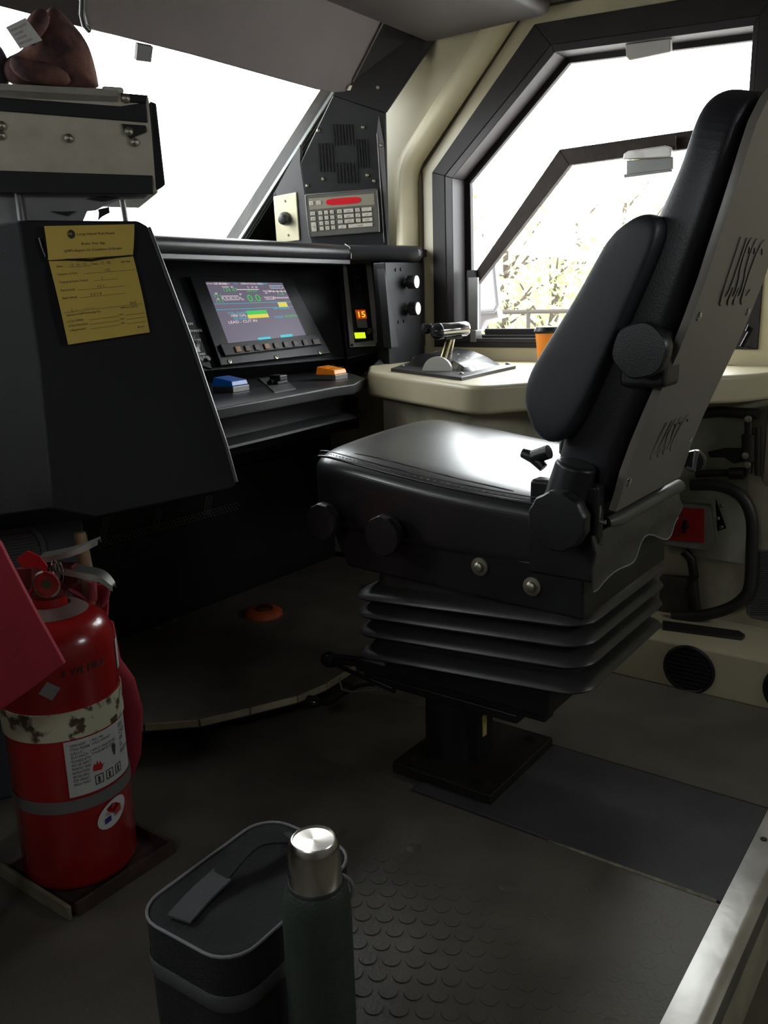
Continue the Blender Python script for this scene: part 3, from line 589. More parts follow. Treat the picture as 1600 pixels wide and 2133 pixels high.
# ---- desk buttons
def deskbtn(x0, y0, lab, mt, name, w_, txt, cat='button', rot=0):
    p = fd.at(x0, y0); t = thing(name, p, lab, cat); fr2 = zf(p.x, p.y, ZD, rot)
    q = MB(); q.fbox(fr2, -w_, -0.034, 0, w_, 0.034, 0.016); q.build('button_base', GRYM, t, bevel=0.002)
    q = MB(); q.add([fr2.w(a_, b_, c_) for a_, b_, c_ in ((-w_, -.032, .016), (w_, -.032, .016), (w_, .036, .016), (-w_, .036, .016), (-w_*.92, -.028, .030), (w_*.92, -.028, .030), (w_*.92, .032, .040), (-w_*.92, .032, .040))], [(3, 2, 1, 0), (4, 5, 6, 7), (0, 1, 5, 4), (1, 2, 6, 5), (2, 3, 7, 6), (3, 0, 4, 7)]); q.build('button_cap', mt, t, bevel=0.003)
    if txt:
        q = MB(); a_ = Vector(fr2.w(0, .032, .0405))-Vector(fr2.w(0, -.028, .0305))
        fr3 = FR(fr2.w(-w_*.7, -.026, .0312), fr2.R, a_)
        for i, s_ in enumerate(txt): q.text(s_, fr3, 0, .036-.026*i, .018, .0004)
        q.build('button_lettering', INK, t)
deskbtn(482, 815, 'blue illuminated push button on the black console desk', BLB, 'blue_button', 0.036, None, rot=8)
deskbtn(692, 790, 'orange push button with black lettering at the right end of the desk', ORB, 'orange_button', 0.036, ('BELL ON', 'BELL ON'), rot=8)
p = fd.at(578, 802); sw = thing('rocker_switch', p, 'black rocker switch on grey plate between the blue and orange buttons', 'switch')
q = MB(); q.prism([fd.at(x, y) for x, y in ((539, 790), (572, 819), (616, 811), (586, 784))], (0, 0, 0.003)); q.build('switch_plate', mat('switch_plate_grey', (0.10, 0.10, 0.10), 0.45), sw)
fr2 = zf(p.x, p.y, ZD+.003, 5); q = MB(); q.fbox(fr2, -.024, -.02, 0, .024, .02, .010); q.fbox(fr2, -.018, -.024, .010, .018, .014, .026); q.cyl(fr2.w(-.034, 0, .008), fr2.w(.034, 0, .008), .008, .008, 12); q.build('rocker', BLK, sw, bevel=.003)
q = MB(); q.text('LTS', zf(p.x-.012, p.y-.006, ZD+.030, 5), 0, 0, .012); q.build('switch_lettering', WTX, sw)
# ---- narrow switch strip left of the display, partly behind the housing
def ff(px, py, c=0.012): return FR(DPL.at(px, py, c), DPL.R, DPL.V, DPL.N)
q = MB(); q.prism([DPL.at(x, y, -0.011) for x, y in ((395, 755), (440, 770), (372, 600), (330, 560))], DPL.N*0.006); q.build('switch_strip', HOU, con)
q = MB()
for s_, x, y in (('RUN', 389, 677), ('ADVANCE', 391, 692), ('PENALTY', 392, 712), ('COMM', 408, 741), ('AUX FUSE', 408, 748)): MB().text(s_, ff(x, y, -.004), 0, 0, .011, 0).build('strip_lettering', WTX, con)
q = MB(); q.lathe(ff(404, 722, -.005).O, [(0.015, 0), (0.013, 0.014), (0.001, 0.016)], DPL.N, 20); q.lathe(ff(398, 703, -.005).O, [(0.012, 0), (0.010, 0.008), (0.001, 0.009)], DPL.N, 20); q.build('selector_knob', BLK, con, each=True)
q = MB(); fr2 = ff(406, 727, 0.006); q.fbox(fr2, -.004, -.014, 0, .010, .002, .008); q.disc(ff(402, 737, -.004), 0, 0, 0, .005, 14, .003); q.build('knob_pointer', LGR, con)
q = MB(); q.lathe(ff(417, 751, -.005).O, [(0.006, 0), (0.006, 0.010), (0.001, 0.010)], DPL.N, 14); q.lathe(ff(432, 750, -.005).O, [(0.006, 0), (0.006, 0.010), (0.001, 0.010)], DPL.N, 14); q.build('toggle', GRYM, con, each=True)
q = MB(); q.prism([fd.at(x, y, 0.0) for x, y in ((416, 784), (444, 781), (447, 789), (418, 792))], (0, 0, 0.014)); q.build('flap_catch', BLK, con, bevel=.003)
# ---- speaker / keypad post
CPL = PL(un(792, 482, 'X', 2.5), 150, 103)
post = thing('speaker_post', CPL.at(720, 500), 'black corner post panel with slotted loudspeaker grille right of the windscreen', 'panel')
c1, c2, c3, c4, c5 = CPL.at(652, 520), CPL.at(809, 522), CPL.at(803, 235), CPL.at(694, 198), CPL.at(625, 340)
q = MB(); q.prism([c1, c2, c3, c4, c5], -CPL.N*0.03); q.build('front_panel', BLKR, post, bevel=0.004)
l1, l2, l3 = CPL.at(652, 522), CPL.at(625, 340), CPL.at(694, 198)
LPL = PL(CPL.at(652, 500, 0), 166, 103)
g1, g2, g3 = LPL.at(577, 520), LPL.at(571, 402), LPL.at(625, 302)
q = MB(); q.prism([l1, l2, g3, g2, g1], -LPL.N*0.02); q.build('side_panel', mat('post_side_grey', (0.05, 0.05, 0.053), 0.35), post)
e1_, e2_ = CPL.at(784, 262, .003), CPL.at(808, 515, .003)
q = MB(); q.prism([e2_, e2_-CPL.R*0.0, CPL.at(798, 400, .003), CPL.at(785, 275, .003), CPL.at(789, 240, .003), CPL.at(800, 300, .003), CPL.at(811, 515, .003)], -CPL.N*.004); q.build('edge_strip', mat('strip_grey', (0.13, 0.12, 0.125), 0.4), post)
q = MB(); q.tube([CPL.at(x, y, .004) for x, y in ((785, 278), (795, 430), (800, 505))], 0.0016, 6); q.tube([LPL.at(571, 402, .003), LPL.at(574, 460, .003), LPL.at(580, 515, .003)], .0016, 6); q.build('edge_bead', GRYM, post)
# grille slots: a plus shape of vertical bars
q = MB()
def slots(x0, x1, y0, y1, n):
    for i in range(n):
        t = i/(n-1); xa = x0+(x1-x0)*t; sh = (y1-y0)*0.07
        a_ = CPL.at(xa, y0, .0035); b_ = CPL.at(xa+sh, y1, .0035); d_ = CPL.R*.0022
        q.prism([a_-d_, a_+d_, b_+d_, b_-d_], -CPL.N*.002)
slots(693, 732, 259, 303, 7); slots(663, 690, 298, 358, 5); slots(741, 763, 290, 350, 5); slots(700, 742, 338, 382, 7)
q.build('grille_slots', mat('slot_black', (0.004, 0.004, 0.004), 0.9), post)
q = MB()
for x, y in ((663, 272), (756, 265), (673, 373), (765, 365), (640, 387), (779, 377), (787, 182), (794, 303)): q.lathe(CPL.at(x, y, .003), [(0.006, 0), (0.0055, .002), (0.003, 0.005), (0.0005, 0.0055)], CPL.N, 14)
q.build('screw', ZINC, post, each=True)
# keypad
kp = thing('keypad_radio', CPL.at(715, 445), 'grey keypad unit with red display window mounted below the speaker grille', 'keypad')
K0, K1, K2, K3 = [CPL.at(x, y, .004) for x, y in ((636, 404), (787, 392), (793, 482), (645, 494))]
def KQ(u, v, c=0.0): return (K0*(1-u)+K1*u)*(1-v)+(K3*(1-u)+K2*u)*v+CPL.N*c
class KF:
    def w(s, a, b, c=0.0): return KQ(a, 1-b, c)
kf = KF()
q = MB(); q.prism([KQ(0, 1), KQ(1, 1), KQ(1, 0), KQ(0, 0)], CPL.N*.016); q.build('case', mat('keypad_case', (0.10, 0.095, 0.085), 0.45), kp, bevel=.005)
q = MB(); rim = [KQ(*p, .017) for p in ((.01, .99), (.0, .5), (.01, .04), (.03, .01), (.97, .01), (.99, .04), (1.0, .5), (.99, .99))]; q.tube(rim, .0014, 6); q.build('rim', GRYM, kp)
q = MB(); q.prism([KQ(.05, .35, .0162), KQ(.95, .35, .0162), KQ(.95, .10, .0162), KQ(.05, .10, .0162)], CPL.N*.001); q.build('header_plate', mat('khaki_plate', (0.24, 0.22, 0.165), 0.5), kp)
q = MB(); n_ = 24; q.prism([KQ(.53+.24*math.copysign(abs(math.cos(t))**.5, math.cos(t)), .215+.075*math.copysign(abs(math.sin(t))**.6, math.sin(t)), .0175) for t in [2*math.pi*i/n_ for i in range(n_)]], CPL.N*.0012); q.build('display_window', REDW, kp, label='glossy red display window')
keys = [(.06, .13, .12, .10, '<'), (.155, .13, .22, .10, '>')]
kk = []
kk += [(.055, .115, .16, .255, '<'), (.155, .22, .16, .255, '>')]
rows = [.40, .52, .64, .76]
for i, y in enumerate(rows[:2]): kk.append((.055, .125, y, y+.085, ('PWR', 'MODE')[i]))
kk.append((.055, .125, .645, .86, 'TALK'))
dg = [['1', '2', '3'], ['4', '5', '6'], ['7', '8', '9'], ['*', '0', '#']]
for r_, y in enumerate(rows):
    for c_ in range(3): kk.append((.17+.08*c_, .225+.08*c_, y, y+.085, dg[r_][c_]))
for r_, y in enumerate(rows[:3]):
    kk.append((.43, .495, y, y+.085, 'ABC'[r_])); kk.append((.52, .655, y, y+.085, ('CLEAR', 'RECALL', 'SETUP')[r_])); kk.append((.68, .745, y, y+.085, 'DEF'[r_])); kk.append((.77, .905, y, y+.085, ('^', 'v', 'ENTER')[r_]))
kk.append((.43, .54, .76, .845, 'FN')); kk.append((.57, .905, .76, .845, 'CHANNEL'))
LK = mat('key_beige', (0.55, 0.52, 0.43), 0.5, noise=0.3, nscale=80)
q2 = MB()
for u0, u1, v0, v1, s_ in kk:
    q = MB(); q.prism([KQ(u0, v1, .016), KQ(u1, v1, .016), KQ(u1, v0, .016), KQ(u0, v0, .016)], CPL.N*.004); q.build('key', LK, kp, bevel=.0015)
    h = .035 if len(s_) > 1 else .055
    q2.text(s_, kf, (u0+u1)/2, 1-(v0+v1)/2-h*.35, h, .0203, 'CENTER', sx=.5)
q2.build('key_lettering', INK, kp)
# wiper knob plate on the side of the post
wp = thing('wiper_knob_plate', LPL.at(598, 450), 'cream switch plate with a round black knob beside the windscreen', 'control')
q = MB(); q.prism([LPL.at(x, y, .001) for x, y in ((578, 505), (626, 500), (619, 400), (613, 401), (571, 409))], LPL.N*.008); q.build('plate', mat('ivory_plate', (0.72, 0.67, 0.47), 0.45, noise=.15, nscale=20), wp, bevel=.003)
pk = LPL.at(595, 455, .009); kax = (LPL.N+CPL.N*.5).normalized()
q = MB(); q.lathe(pk, [(0.022, 0), (0.023, .006), (0.019, 0.018), (0.016, 0.030), (0.013, .032), (0.001, 0.032)], kax, 20); q.build('knob', BLK, wp, smooth=50)
q = MB()
for x, y in ((594, 419), (601, 490)): q.lathe(LPL.at(x, y, .009), [(0.0045, 0), (0.003, .002), (0.0005, .002)], LPL.N, 12)
q.build('screw', GRYM, wp, each=True)
# header above the post up to the ceiling
cz = un(920, 70, 'X', 2.59)
q = MB(); q.prism([c3+CPL.R*.002, Vector((2.592, 1.628, 1.842)), Vector((2.592, 1.628, 1.89)), CPL.at(690, -40), CPL.at(696, 198), c4], -CPL.N*.04); q.build('wall_front', mat('header_black', (0.022, 0.020, 0.021), 0.6), kind=S)
# overhead moulding
q = MB(); q.box(1.6, 1.22, 1.80, 2.56, 1.66, 1.875); q.build('overhead_moulding', mat('overhead_black', (0.055, 0.046, 0.046), 0.5), bevel=.03, seg=4, label='dark rounded overhead moulding where the ceiling meets the side wall', cat='ceiling moulding')

# ================================================================ SUN VISOR
PV = un(720, 193, 'Y', 1.78)
VPL = PL(PV, 90, 128)
vis = thing('sun_visor', VPL.at(450, 100), 'large dark sun visor slab hanging over the windscreen', 'sun visor')
vp_ = [VPL.at(*p) for p in ((186, 62), (400, 116), (660, 188), (700, 194), (722, 192), (735, 170), (796, 48), (798, 30), (770, 5), (700, -60), (140, -60), (172, 10))]
q = MB(); q.prism(vp_, -VPL.N*0.018); q.build('visor_board', VIS, vis, bevel=.006, seg=3)
q = MB(); q.tube([VPL.at(x, y, .004) for x, y in ((735, 170), (797, 48), (799, 30), (770, 4), (700, -50))], .003, 8); q.build('edge_piping', VIS, vis)
q = MB(); q.tube([VPL.at(x, y, .01) for x, y in ((172, -20), (170, 30), (175, 52), (186, 64))], .006, 10); q.build('hinge_rod', STEEL, vis)
q = MB(); q.prism([VPL.at(x, y, -.01) for x, y in ((287, 92), (319, 98), (315, 130), (284, 126))], -VPL.N*.01); q.build('latch_tab', mat('tab_grey', (0.10, 0.095, 0.10), 0.6), vis)
q = MB(); q.prism([VPL.at(x, y, .003) for x, y in ((726, 178), (732, 177), (728, 187), (722, 187))], VPL.N*.004); q.build('clip', LGR, vis)

# ================================================================ HOUSING (brake stand) WITH PAPER
HP = Vector((1.135, 1.187, 0.67))
HPL = PL(HP, 116, 77)
hous = thing('brake_stand_housing', (0.95, 1.45, 0.62), 'big black moulded housing with the yellow slip clipped to its face', 'console housing')
fp = [HPL.at(*p) for p in ((200, 1078), (485, 1018), (493, 1008), (470, 925), (400, 715), (322, 505), (308, 470), (288, 459), (60, 457), (40, 462), (82, 760), (110, 1060))]
bk = [p-HPL.N*0.30 for p in fp]
for i in (8, 9, 10, 11): bk[i] = fp[i]-HPL.R*0.30-HPL.N*0.16
bk[0] = fp[0]-HPL.N*0.3-HPL.R*.1
q = MB(); n_ = len(fp)
q.add(fp+bk, [tuple(range(n_)), tuple(range(n_, 2*n_))[::-1]]+[(i, (i+1) % n_, n_+(i+1) % n_, n_+i) for i in range(n_)]); q.build('shell', HOU, hous, bevel=.010, seg=3, ang=20)
q = MB(); q.tube([HPL.at(x, y, .0) for x, y in ((492, 1004), (470, 925), (400, 715), (322, 505), (310, 474))], .004, 8); q.build('edge_bead', mat('worn_edge', (0.10, 0.10, 0.10), .3, .4), hous)
sl = thing('brake_test_slip', HPL.at(200, 600), 'yellow brake test form clipped to the black housing', 'paper form')
t0, t1, t2, t3 = [HPL.at(*p, .012) for p in ((92, 471), (280, 467), (277, 531), (101, 542))]
b0, b1, b2, b3 = HPL.at(100, 538, .006), HPL.at(276, 528, .006), HPL.at(312, 692, .012), HPL.at(142, 718, .012)
class QF:
    def __init__(s, a, b_, c, d, n, h): s.q = (a, b_, c, d); s.n = n; s.h = h
    def w(s, u, v, c=0.0):
        a, b_, cc, d = s.q; v = 1-v; bul = s.h*math.sin(math.pi*min(1, max(0, v)))
        return (a*(1-u)+b_*u)*(1-v)+(d*(1-u)+cc*u)*v+s.n*(c+bul)
qt = QF(t0, t1, t2, t3, HPL.N, .004); ql = QF(b0, b1, b2, b3, HPL.N, .006)
def sheet(qf, nm):
    q = MB(); q.loft([[qf.w(u, v/12) for u in (0, .25, .5, .75, 1)]+[qf.w(u, v/12, -.0008) for u in (1, .75, .5, .25, 0)] for v in range(13)]); return q.build(nm, PAP, sl, smooth=60)
shl = sheet(ql, 'lower_sheet'); sht = sheet(qt, 'upper_sheet')
q = MB(); q.text('Long Island Rail Road', qt, .34, .68, .105, .0007, sx=.47); q.text('Brake Test Slip', qt, .52, .38, .10, .0007, 'CENTER', sx=.45); q.text("QMP's Report On Condition Of Brakes", qt, .52, .19, .10, .0007, 'CENTER', sx=.42, shear=.1)
ng = 24; q.quad(*[qt.w(.28+.042*math.cos(a_), .72+.14*math.sin(a_), .0007) for a_ in [2*math.pi*i/ng for i in range(ng)]]); q.build('print', INK, sht)
q = MB(); q.text('M', qt, .245, .69, .11, .0012, sx=.4); q.text('T', qt, .27, .69, .09, .0012, sx=.4); q.build('logo_letters', PAP, sht)
q = MB()
def lt(s_, u, v, h=.036, sx=.95): q.text(s_, ql, u, 1-v, h, .0007, sx=sx)
def ln(u0, u1, v): q.quad(ql.w(u0, 1-v, .0006), ql.w(u1, 1-v, .0006), ql.w(u1, 1-v+.0035, .0006), ql.w(u0, 1-v+.0035, .0006))
lt('Train Number', .10, .03); lt('Date:', .07, .115); ln(.2, .47, .125); lt('Time:', .48, .115); lt('AM  PM', .83, .115); lt('Location of Test:', .06, .21); ln(.36, .98, .215); lt('Total # of Units Tested:', .06, .305); ln(.46, .75, .31); lt('First Unit #:', .05, .40); ln(.25, .80, .405); lt('Rear Unit #:', .05, .49); ln(.25, .8, .495); ln(.03, .98, .645); lt('Signature of QMP Performing Test', .05, .685, .032, .9); lt('QMP # or Initial ID', .70, .675, .03, .9)
for i, s_ in enumerate(('Cars Added', 'Cars Removed', 'Run Around')): lt('o '+s_, .05, .755+.052*i, .034); ln(.30, .66, .76+.052*i); lt(('lead', 'lead', 'add')[i], .67, .75+.052*i, .03); ln(.74, .98, .76+.052*i)
lt('BT-610', .86, .93, .03); q.build('print', INK, shl)
q = MB(); lt('12 - 8 - 15', .22, .115, .05); lt('12  05', .58, .115, .055); lt('LIC', .62, .205, .05); lt('7', .55, .30, .05); lt('4 0 9', .48, .395, .045); lt('5 0 1 8', .38, .485, .05); lt('J. ~~   ~~~~~', .12, .64, .05); lt('5615', .82, .635, .045); q.build('handwriting', PEN, shl)
q = MB(); q.tube([HPL.at(x, y, .010) for x, y in ((98, 541), (140, 540), (190, 542), (215, 538), (240, 535), (277, 531))], .0022, 6); q.tube([HPL.at(x, y, .006) for x, y in ((82, 495), (88, 515), (96, 535))], .002, 6); q.build('clip_wire', STEEL, sl)

# ================================================================ CASE ON TOP
RPL = PL(Vector((1.235, 1.497, 1.236)), 121, 90)
cse = thing('equipment_case', RPL.at(160, 400), 'cream sided flight case with black bands standing above the housing', 'case')
def rq(mb, pts, c0, c1): mb.prism([RPL.at(*p, c0) for p in pts], RPL.N*(c1-c0)); return mb
q = MB(); rq(q, ((-170, 384), (330, 403), (310, 200), (-170, 172)), 0, -0.28); q.build('case_shell', CASE, cse, bevel=.004)
q = MB(); rq(q, ((-170, 218), (308, 256), (304, 214), (250, 222), (-170, 190)), .001, .005); q.build('black_band', BLKR, cse, bevel=.002, each=True)
q = MB(); rq(q, ((-170, 402), (320, 405), (318, 366), (-170, 350)), .001, .005); q.build('black_band', BLKR, cse, bevel=.002, each=True)
q = MB(); rq(q, ((252, 258), (304, 262), (306, 275), (270, 290), (258, 275)), .002, .006); rq(q, ((250, 194), (308, 199), (305, 216), (252, 212)), .002, .006); q.build('corner_plate', BLK, cse, bevel=.002, each=True)
q = MB(); rq(q, ((322, 400), (345, 385), (326, 215), (312, 210)), .0, -.05); q.build('end_latch', STEEL, cse, bevel=.003)
q = MB()
for x, y in ((143, 288), (268, 274), (280, 296), (262, 205), (3, 262), (2, 282)): q.lathe(RPL.at(x, y, .004), [(0.009, 0), (0.008, .004), (0.004, .007), (0.0005, .008)], RPL.N, 16)
q.build('rivet', ZINC, cse, each=True)
q = MB(); rq(q, ((-170, 200), (250, 217), (248, 185), (-170, 165)), .0, -.29); q.build('lid', mat('lid_cream', (0.36, 0.33, 0.27), .55, noise=.2), cse, bevel=.003)
q = MB(); q.fbox(FR(RPL.at(245, 180), RPL.R, RPL.N), -.03, -.05, 0, .012, .0, .012); q.build('lid_hasp', LGR, cse, bevel=.005)
# bracket and crumpled metal stand under it
std = thing('case_stand', RPL.at(130, 455, -.05), 'torn grey sheet metal stand under the cream flight case', 'bracket')
gs = mat('grey_sheet', (0.30, 0.30, 0.30), 0.4, .3, noise=.3, nscale=14)
q = MB(); q.prism([RPL.at(x, y, -.03) for x, y in ((-160, 470), (170, 468), (182, 440), (200, 438), (215, 430), (230, 424), (250, 416), (300, 414), (312, 402), (-160, 385))], -RPL.N*.004)
q.build('sheet', gs, std)
q = MB(); q.prism([RPL.at(x, y, -.026) for x, y in ((105, 440), (120, 445), (140, 450), (158, 440), (125, 441))], RPL.N*.002); q.prism([RPL.at(x, y, -.026) for x, y in ((180, 414), (215, 420), (250, 412), (215, 408))], RPL.N*.002); q.prism([RPL.at(x, y, -.026) for x, y in ((32, 400), (46, 400), (44, 424), (36, 436))], RPL.N*.002); q.build('tear', mat('tear_black', (.01, .01, .01), .8), std, each=True)
q = MB(); q.prism([RPL.at(x, y, -.02) for x, y in ((206, 444), (204, 460), (212, 452), (229, 443), (227, 431), (204, 436))], -RPL.N*.003); q.build('bracket_tab', STEEL, std)
q = MB(); q.tube([RPL.at(254, 412, -.05), RPL.at(262, 462, -.05)], .006, 10); q.tube([RPL.at(36, 400, -.02), RPL.at(40, 430, -.02), RPL.at(44, 460, -.02)], .007, 8); q.build('stand_leg', GRYM, std, each=True)
# leather gloves with tag
def blob(cx, cz_, rx, rz, d, seed, name, mt, parent):
    rnd = random.Random(seed); rings = []; n_ = 20
    for k_ in range(9):
        t = k_/8; s_ = math.sin(math.pi*(0.06+0.88*t)); rings.append([RPL.w(cx+rx*s_*math.cos(a_)*(1+.18*math.sin(3*a_+seed)), cz_+rz*s_*math.sin(a_)*(1+.15*math.cos(2*a_+seed*2)), -.05-d*t+.01*math.sin(5*a_+k_)) for a_ in [2*math.pi*i/n_ for i in range(n_)]])
    q = MB(); q.loft(rings); return q.build(name, mt, parent, sub=1)
gl = thing('leather_glove', RPL.at(110, 175, -.05), 'crumpled brown leather work glove on top of the flight case', 'glove', 'work gloves on the flight case')
gp = [(0, 178), (70, 182), (150, 186), (205, 186), (212, 178), (200, 150), (188, 95), (168, 60), (140, 40), (125, 14), (105, 10), (85, 30), (72, 50), (55, 85), (40, 110), (0, 120)]
rings = []
for k_, (c_, s_) in enumerate(((.0, .80), (-.03, .97), (-.07, 1.0), (-.11, .9), (-.14, .6))):
    cx_, cy_ = 110, 120
    rings.append([RPL.at(cx_+(x-cx_)*s_+5*math.sin(i*2.3+k_), cy_+(y-cy_)*s_+(186-cy_)*(1-s_)*.6, c_+.012*math.sin(i*1.7+k_*2)) for i, (x, y) in enumerate(gp)])
q = MB(); q.loft(rings); q.build('palm', LTH, gl, sub=2)
q = MB(); q.tube([RPL.at(x, y, .01) for x, y in ((60, 95), (62, 70), (80, 45), (98, 22))], [.012, .018, .02, .012], 12); q.tube([RPL.at(x, y, .008) for x, y in ((150, 170), (100, 150), (50, 150), (20, 120))], [.012, .022, .022, .014], 12); q.build('finger', LTH, gl, sub=1, each=True)
q = MB(); q.prism([RPL.at(x, y, .028) for x, y in ((12, 57), (53, 37), (88, 84), (42, 102))], RPL.N*.001); tg = q.build('tag', mat('tag_white', (0.62, 0.60, 0.60), .7), gl, label='white care tag')
q = MB(); tf = QF(*[RPL.at(x, y, .0292) for x, y in ((12, 57), (53, 37), (88, 84), (42, 102))], RPL.N, 0)
for i, s_ in enumerate(('WORK GLOVES', 'LEATHER', 'ONE SIZE', 'DRY CLEAN')): q.text(s_, tf, .1, .75-.2*i, .12, .0004, sx=.9)
q.build('tag_print', PEN, tg)
gl2 = thing('leather_glove', RPL.at(-40, 175, -.05), 'dark second work glove lying left of the tagged glove', 'glove', 'work gloves on the flight case')
rings = []
for k_, (c_, s_) in enumerate(((-.02, .7), (-.05, 1.0), (-.10, .95), (-.13, .6))):
    rings.append([RPL.at(-45+62*s_*math.cos(a_)*(1+.16*math.sin(3*a_+k_)), (176 if math.sin(a_) > 0 else 150)+(10 if math.sin(a_) > 0 else 92)*s_*math.sin(a_)*(1+.14*math.cos(4*a_+k_)), c_) for a_ in [2*math.pi*i/24 for i in range(24)]])
q = MB(); q.loft(rings); q.build('palm', mat('dark_leather', (.045, .035, .045), .8, bump=.5, bscale=30), gl2, sub=2)

# ================================================================ LEFT LOWER CABINET, PERFORATED PANEL, PLATFORM
LP = PL(Vector((1.034, 1.542, 0.58)), 115, 90)
q = MB(); q.fbox(LP, -1.2, -0.58, -.03, 0.0, 0.055, 0); cab = q.build('wall_cabinet', mat('cabinet_blueblack', (0.055, 0.062, 0.075), .5, noise=.2), bevel=.006, label='low dark blue cabinet panel with a round louvred vent behind the extinguisher', cat='cabinet')
va, vb = LP.ab(20, 1152)
q = MB(); q.lathe(LP.w(va, vb, 0), [(0.068, 0), (0.070, .006), (0.060, .008), (0.057, .004), (0.001, .002)], LP.N, 40); vo = q.build('round_vent', mat('vent_grey', (.07, .07, .075), .5), cab)
q = MB()
for k_ in range(-4, 5):
    h = k_*.012; wd = math.sqrt(max(.056**2-h*h, 0)); q.fbox(LP, va-wd, vb+h-.0025, .003, va+wd, vb+h+.0025, .009)
q.build('vent_louvre', mat('louvre_grey', (.06, .06, .06), .5), vo, each=True)
YP = 1.985
fpz = FR((0, YP, 0), (1, 0, 0), (0, 0, 1), (0, -1, 0))
q = MB()
def perf(pa, pb_, rows, n, dx=(0, 0)):
    for r_ in range(rows):
        for i in range(n):
            t = (i+.5*(r_ % 2))/n; x = pa[0]+(pb_[0]-pa[0])*t+dx[0]*r_; y = pa[1]+(pb_[1]-pa[1])*t+dx[1]*r_
            p = fpz.at(x, y); q.disc(FR((p.x, YP, p.z), (1, 0, 0), (0, 0, 1), (0, -1, 0)), 0, 0, 0, .0032, 8, .001)
perf((208, 1138), (500, 1058), 3, 44, (0, -6)); perf((318, 1100), (326, 1060), 3, 7, (5, 0)); perf((208, 1120), (216, 1075), 3, 7, (5, 0)); perf((425, 1070), (432, 1030), 3, 7, (5, 0))
pf = MB(); pf.box(1.2, YP+.001, .2, 2.2, YP+.006, .50); pf = pf.build('perforated_panel', HOU, label='perforated kick panel under the console with faint rows of holes', cat='panel')
q.build('holes', mat('hole_glint', (.13, .12, .11), .5), pf)  # light through the perforations is put into the colour of these pale dots
# raised footrest platform
zp = 0.085
fpq = FR((0, 0, zp), (1, 0, 0), (0, 1, 0), (0, 0, 1))
ep = [fpq.at(x, y) for x, y in ((180, 1512), (300, 1508), (415, 1499), (520, 1474), (620, 1449), (680, 1423), (740, 1385))]
q = MB(); q.prism([p for p in ep]+[Vector((2.39, 1.30, zp)), Vector((2.39, 1.99, zp)), Vector((1.0, 1.99, zp))], (0, 0, -.02)); plf = q.build('footrest_platform', mat('platform_rubber', (.15, .135, .11), .55, noise=.35, nscale=8, bump=.2, bscale=150), label='raised floor platform with cream edging under the console', cat='platform')
q = MB()
for i in range(len(ep)-1):
    a_, c_ = ep[i], ep[i+1]; d = (c_-a_); a2 = a_+d*.02; c2_ = c_-d*.02; nn = Vector((d.y, -d.x, 0)).normalized()*.003
    q.prism([a2+nn*1.0, c2_+nn, c2_+nn+Vector((0, 0, -.016)), a2+nn+Vector((0, 0, -.016))], -nn)
q.build('edge_strip', mat('edging_cream', (.55, .50, .34), .5, noise=.3, nscale=20), plf, label='cream edging strips')
q = MB(); q.prism([Vector((p.x+.05, p.y+.08, 0)) for p in ep]+[Vector((2.39, 1.4, 0)), Vector((2.39, 1.99, 0)), Vector((1.0, 1.99, 0))], (0, 0, zp-.02)); q.build('platform_riser', HOU, plf)
pd = fpq.at(550, 1280); ped = thing('foot_pedal', pd, 'round orange and black foot pedal button on the platform under the console', 'pedal')
q = MB(); q.lathe(pd, [(.058, 0), (.056, .012), (.048, .018), (.030, .020), (.028, .012), (.001, .012)], n=40); q.build('pedal_ring', PED, ped, smooth=50)
q = MB(); q.lathe(pd+Vector((0, 0, .012)), [(.024, 0), (.022, .014), (.001, .016)], n=30); q.build('pedal_button', mat('pedal_dark', (.09, .02, .01), .6), ped)
q = MB()
for x, y in ((330, 1310), (364, 1293)):
    p = fpq.at(x, y); q.lathe(p+Vector((0, 0, .001)), [(.008, 0), (.007, .002), (.004, .003), (.001, .002)], n=10)
q.build('bolt', ZINC, plf, each=True)

# ================================================================ EXTINGUISHER + FLAGS
EX, EY, ER = .795, 1.305, .100
eo = Vector((EX, EY, .012))
ext = thing('fire_extinguisher', eo, 'tall red fire extinguisher with pressure gauge standing in a rusty tray', 'fire extinguisher')
q = MB(); q.lathe(eo, [(.088, 0), (ER-.004, .004), (ER, .014), (ER, .425), (.098, .445), (.090, .466), (.074, .482), (.050, .492), (.030, .496), (.028, .515), (.001, .516)], n=64); q.build('cylinder', RED, ext, smooth=50)
vc = eo+Vector((0, 0, .515))
tov = Vector((-.8, -.6, 0)).normalized(); rt2 = Vector((.6, -.8, 0)).normalized()
q = MB(); q.lathe(vc, [(.030, 0), (.032, .01), (.026, .03), (.022, .062), (.001, .064)], n=24); q.fbox(FR(vc, rt2, (0, 0, 1)), -.045, .015, -.014, .05, .055, .014); q.build('valve_body', mat('valve_redbrown', (.16, .02, .018), .5, .3), ext, bevel=.003)
EPL = FR(vc, rt2, (0, 0, 1))      # upright frame facing the camera through the valve
def E_(x, y, c=0.0): return EPL.at(x, y, c)
q = MB(); gc = E_(101, 1213, .03); q.lathe(gc, [(.022, 0), (.024, .004), (.024, .011), (.021, .012), (.0205, .010)], EPL.N, 30, cap=False); q.build('gauge_ring', CHR, ext)
q = MB(); q.lathe(gc, [(.0205, .009), (.001, .0095)], EPL.N, 30, cap=True); gf = q.build('gauge_face', mat('gauge_red', (.42, .06, .05), .4), ext)
q = MB(); q.disc(FR(gc, rt2, (0, 0, 1)), 0, 0, .0098, .008, 20, .0006); q.build('gauge_dial', mat('gauge_green', (.06, .10, .05), .5), gf)
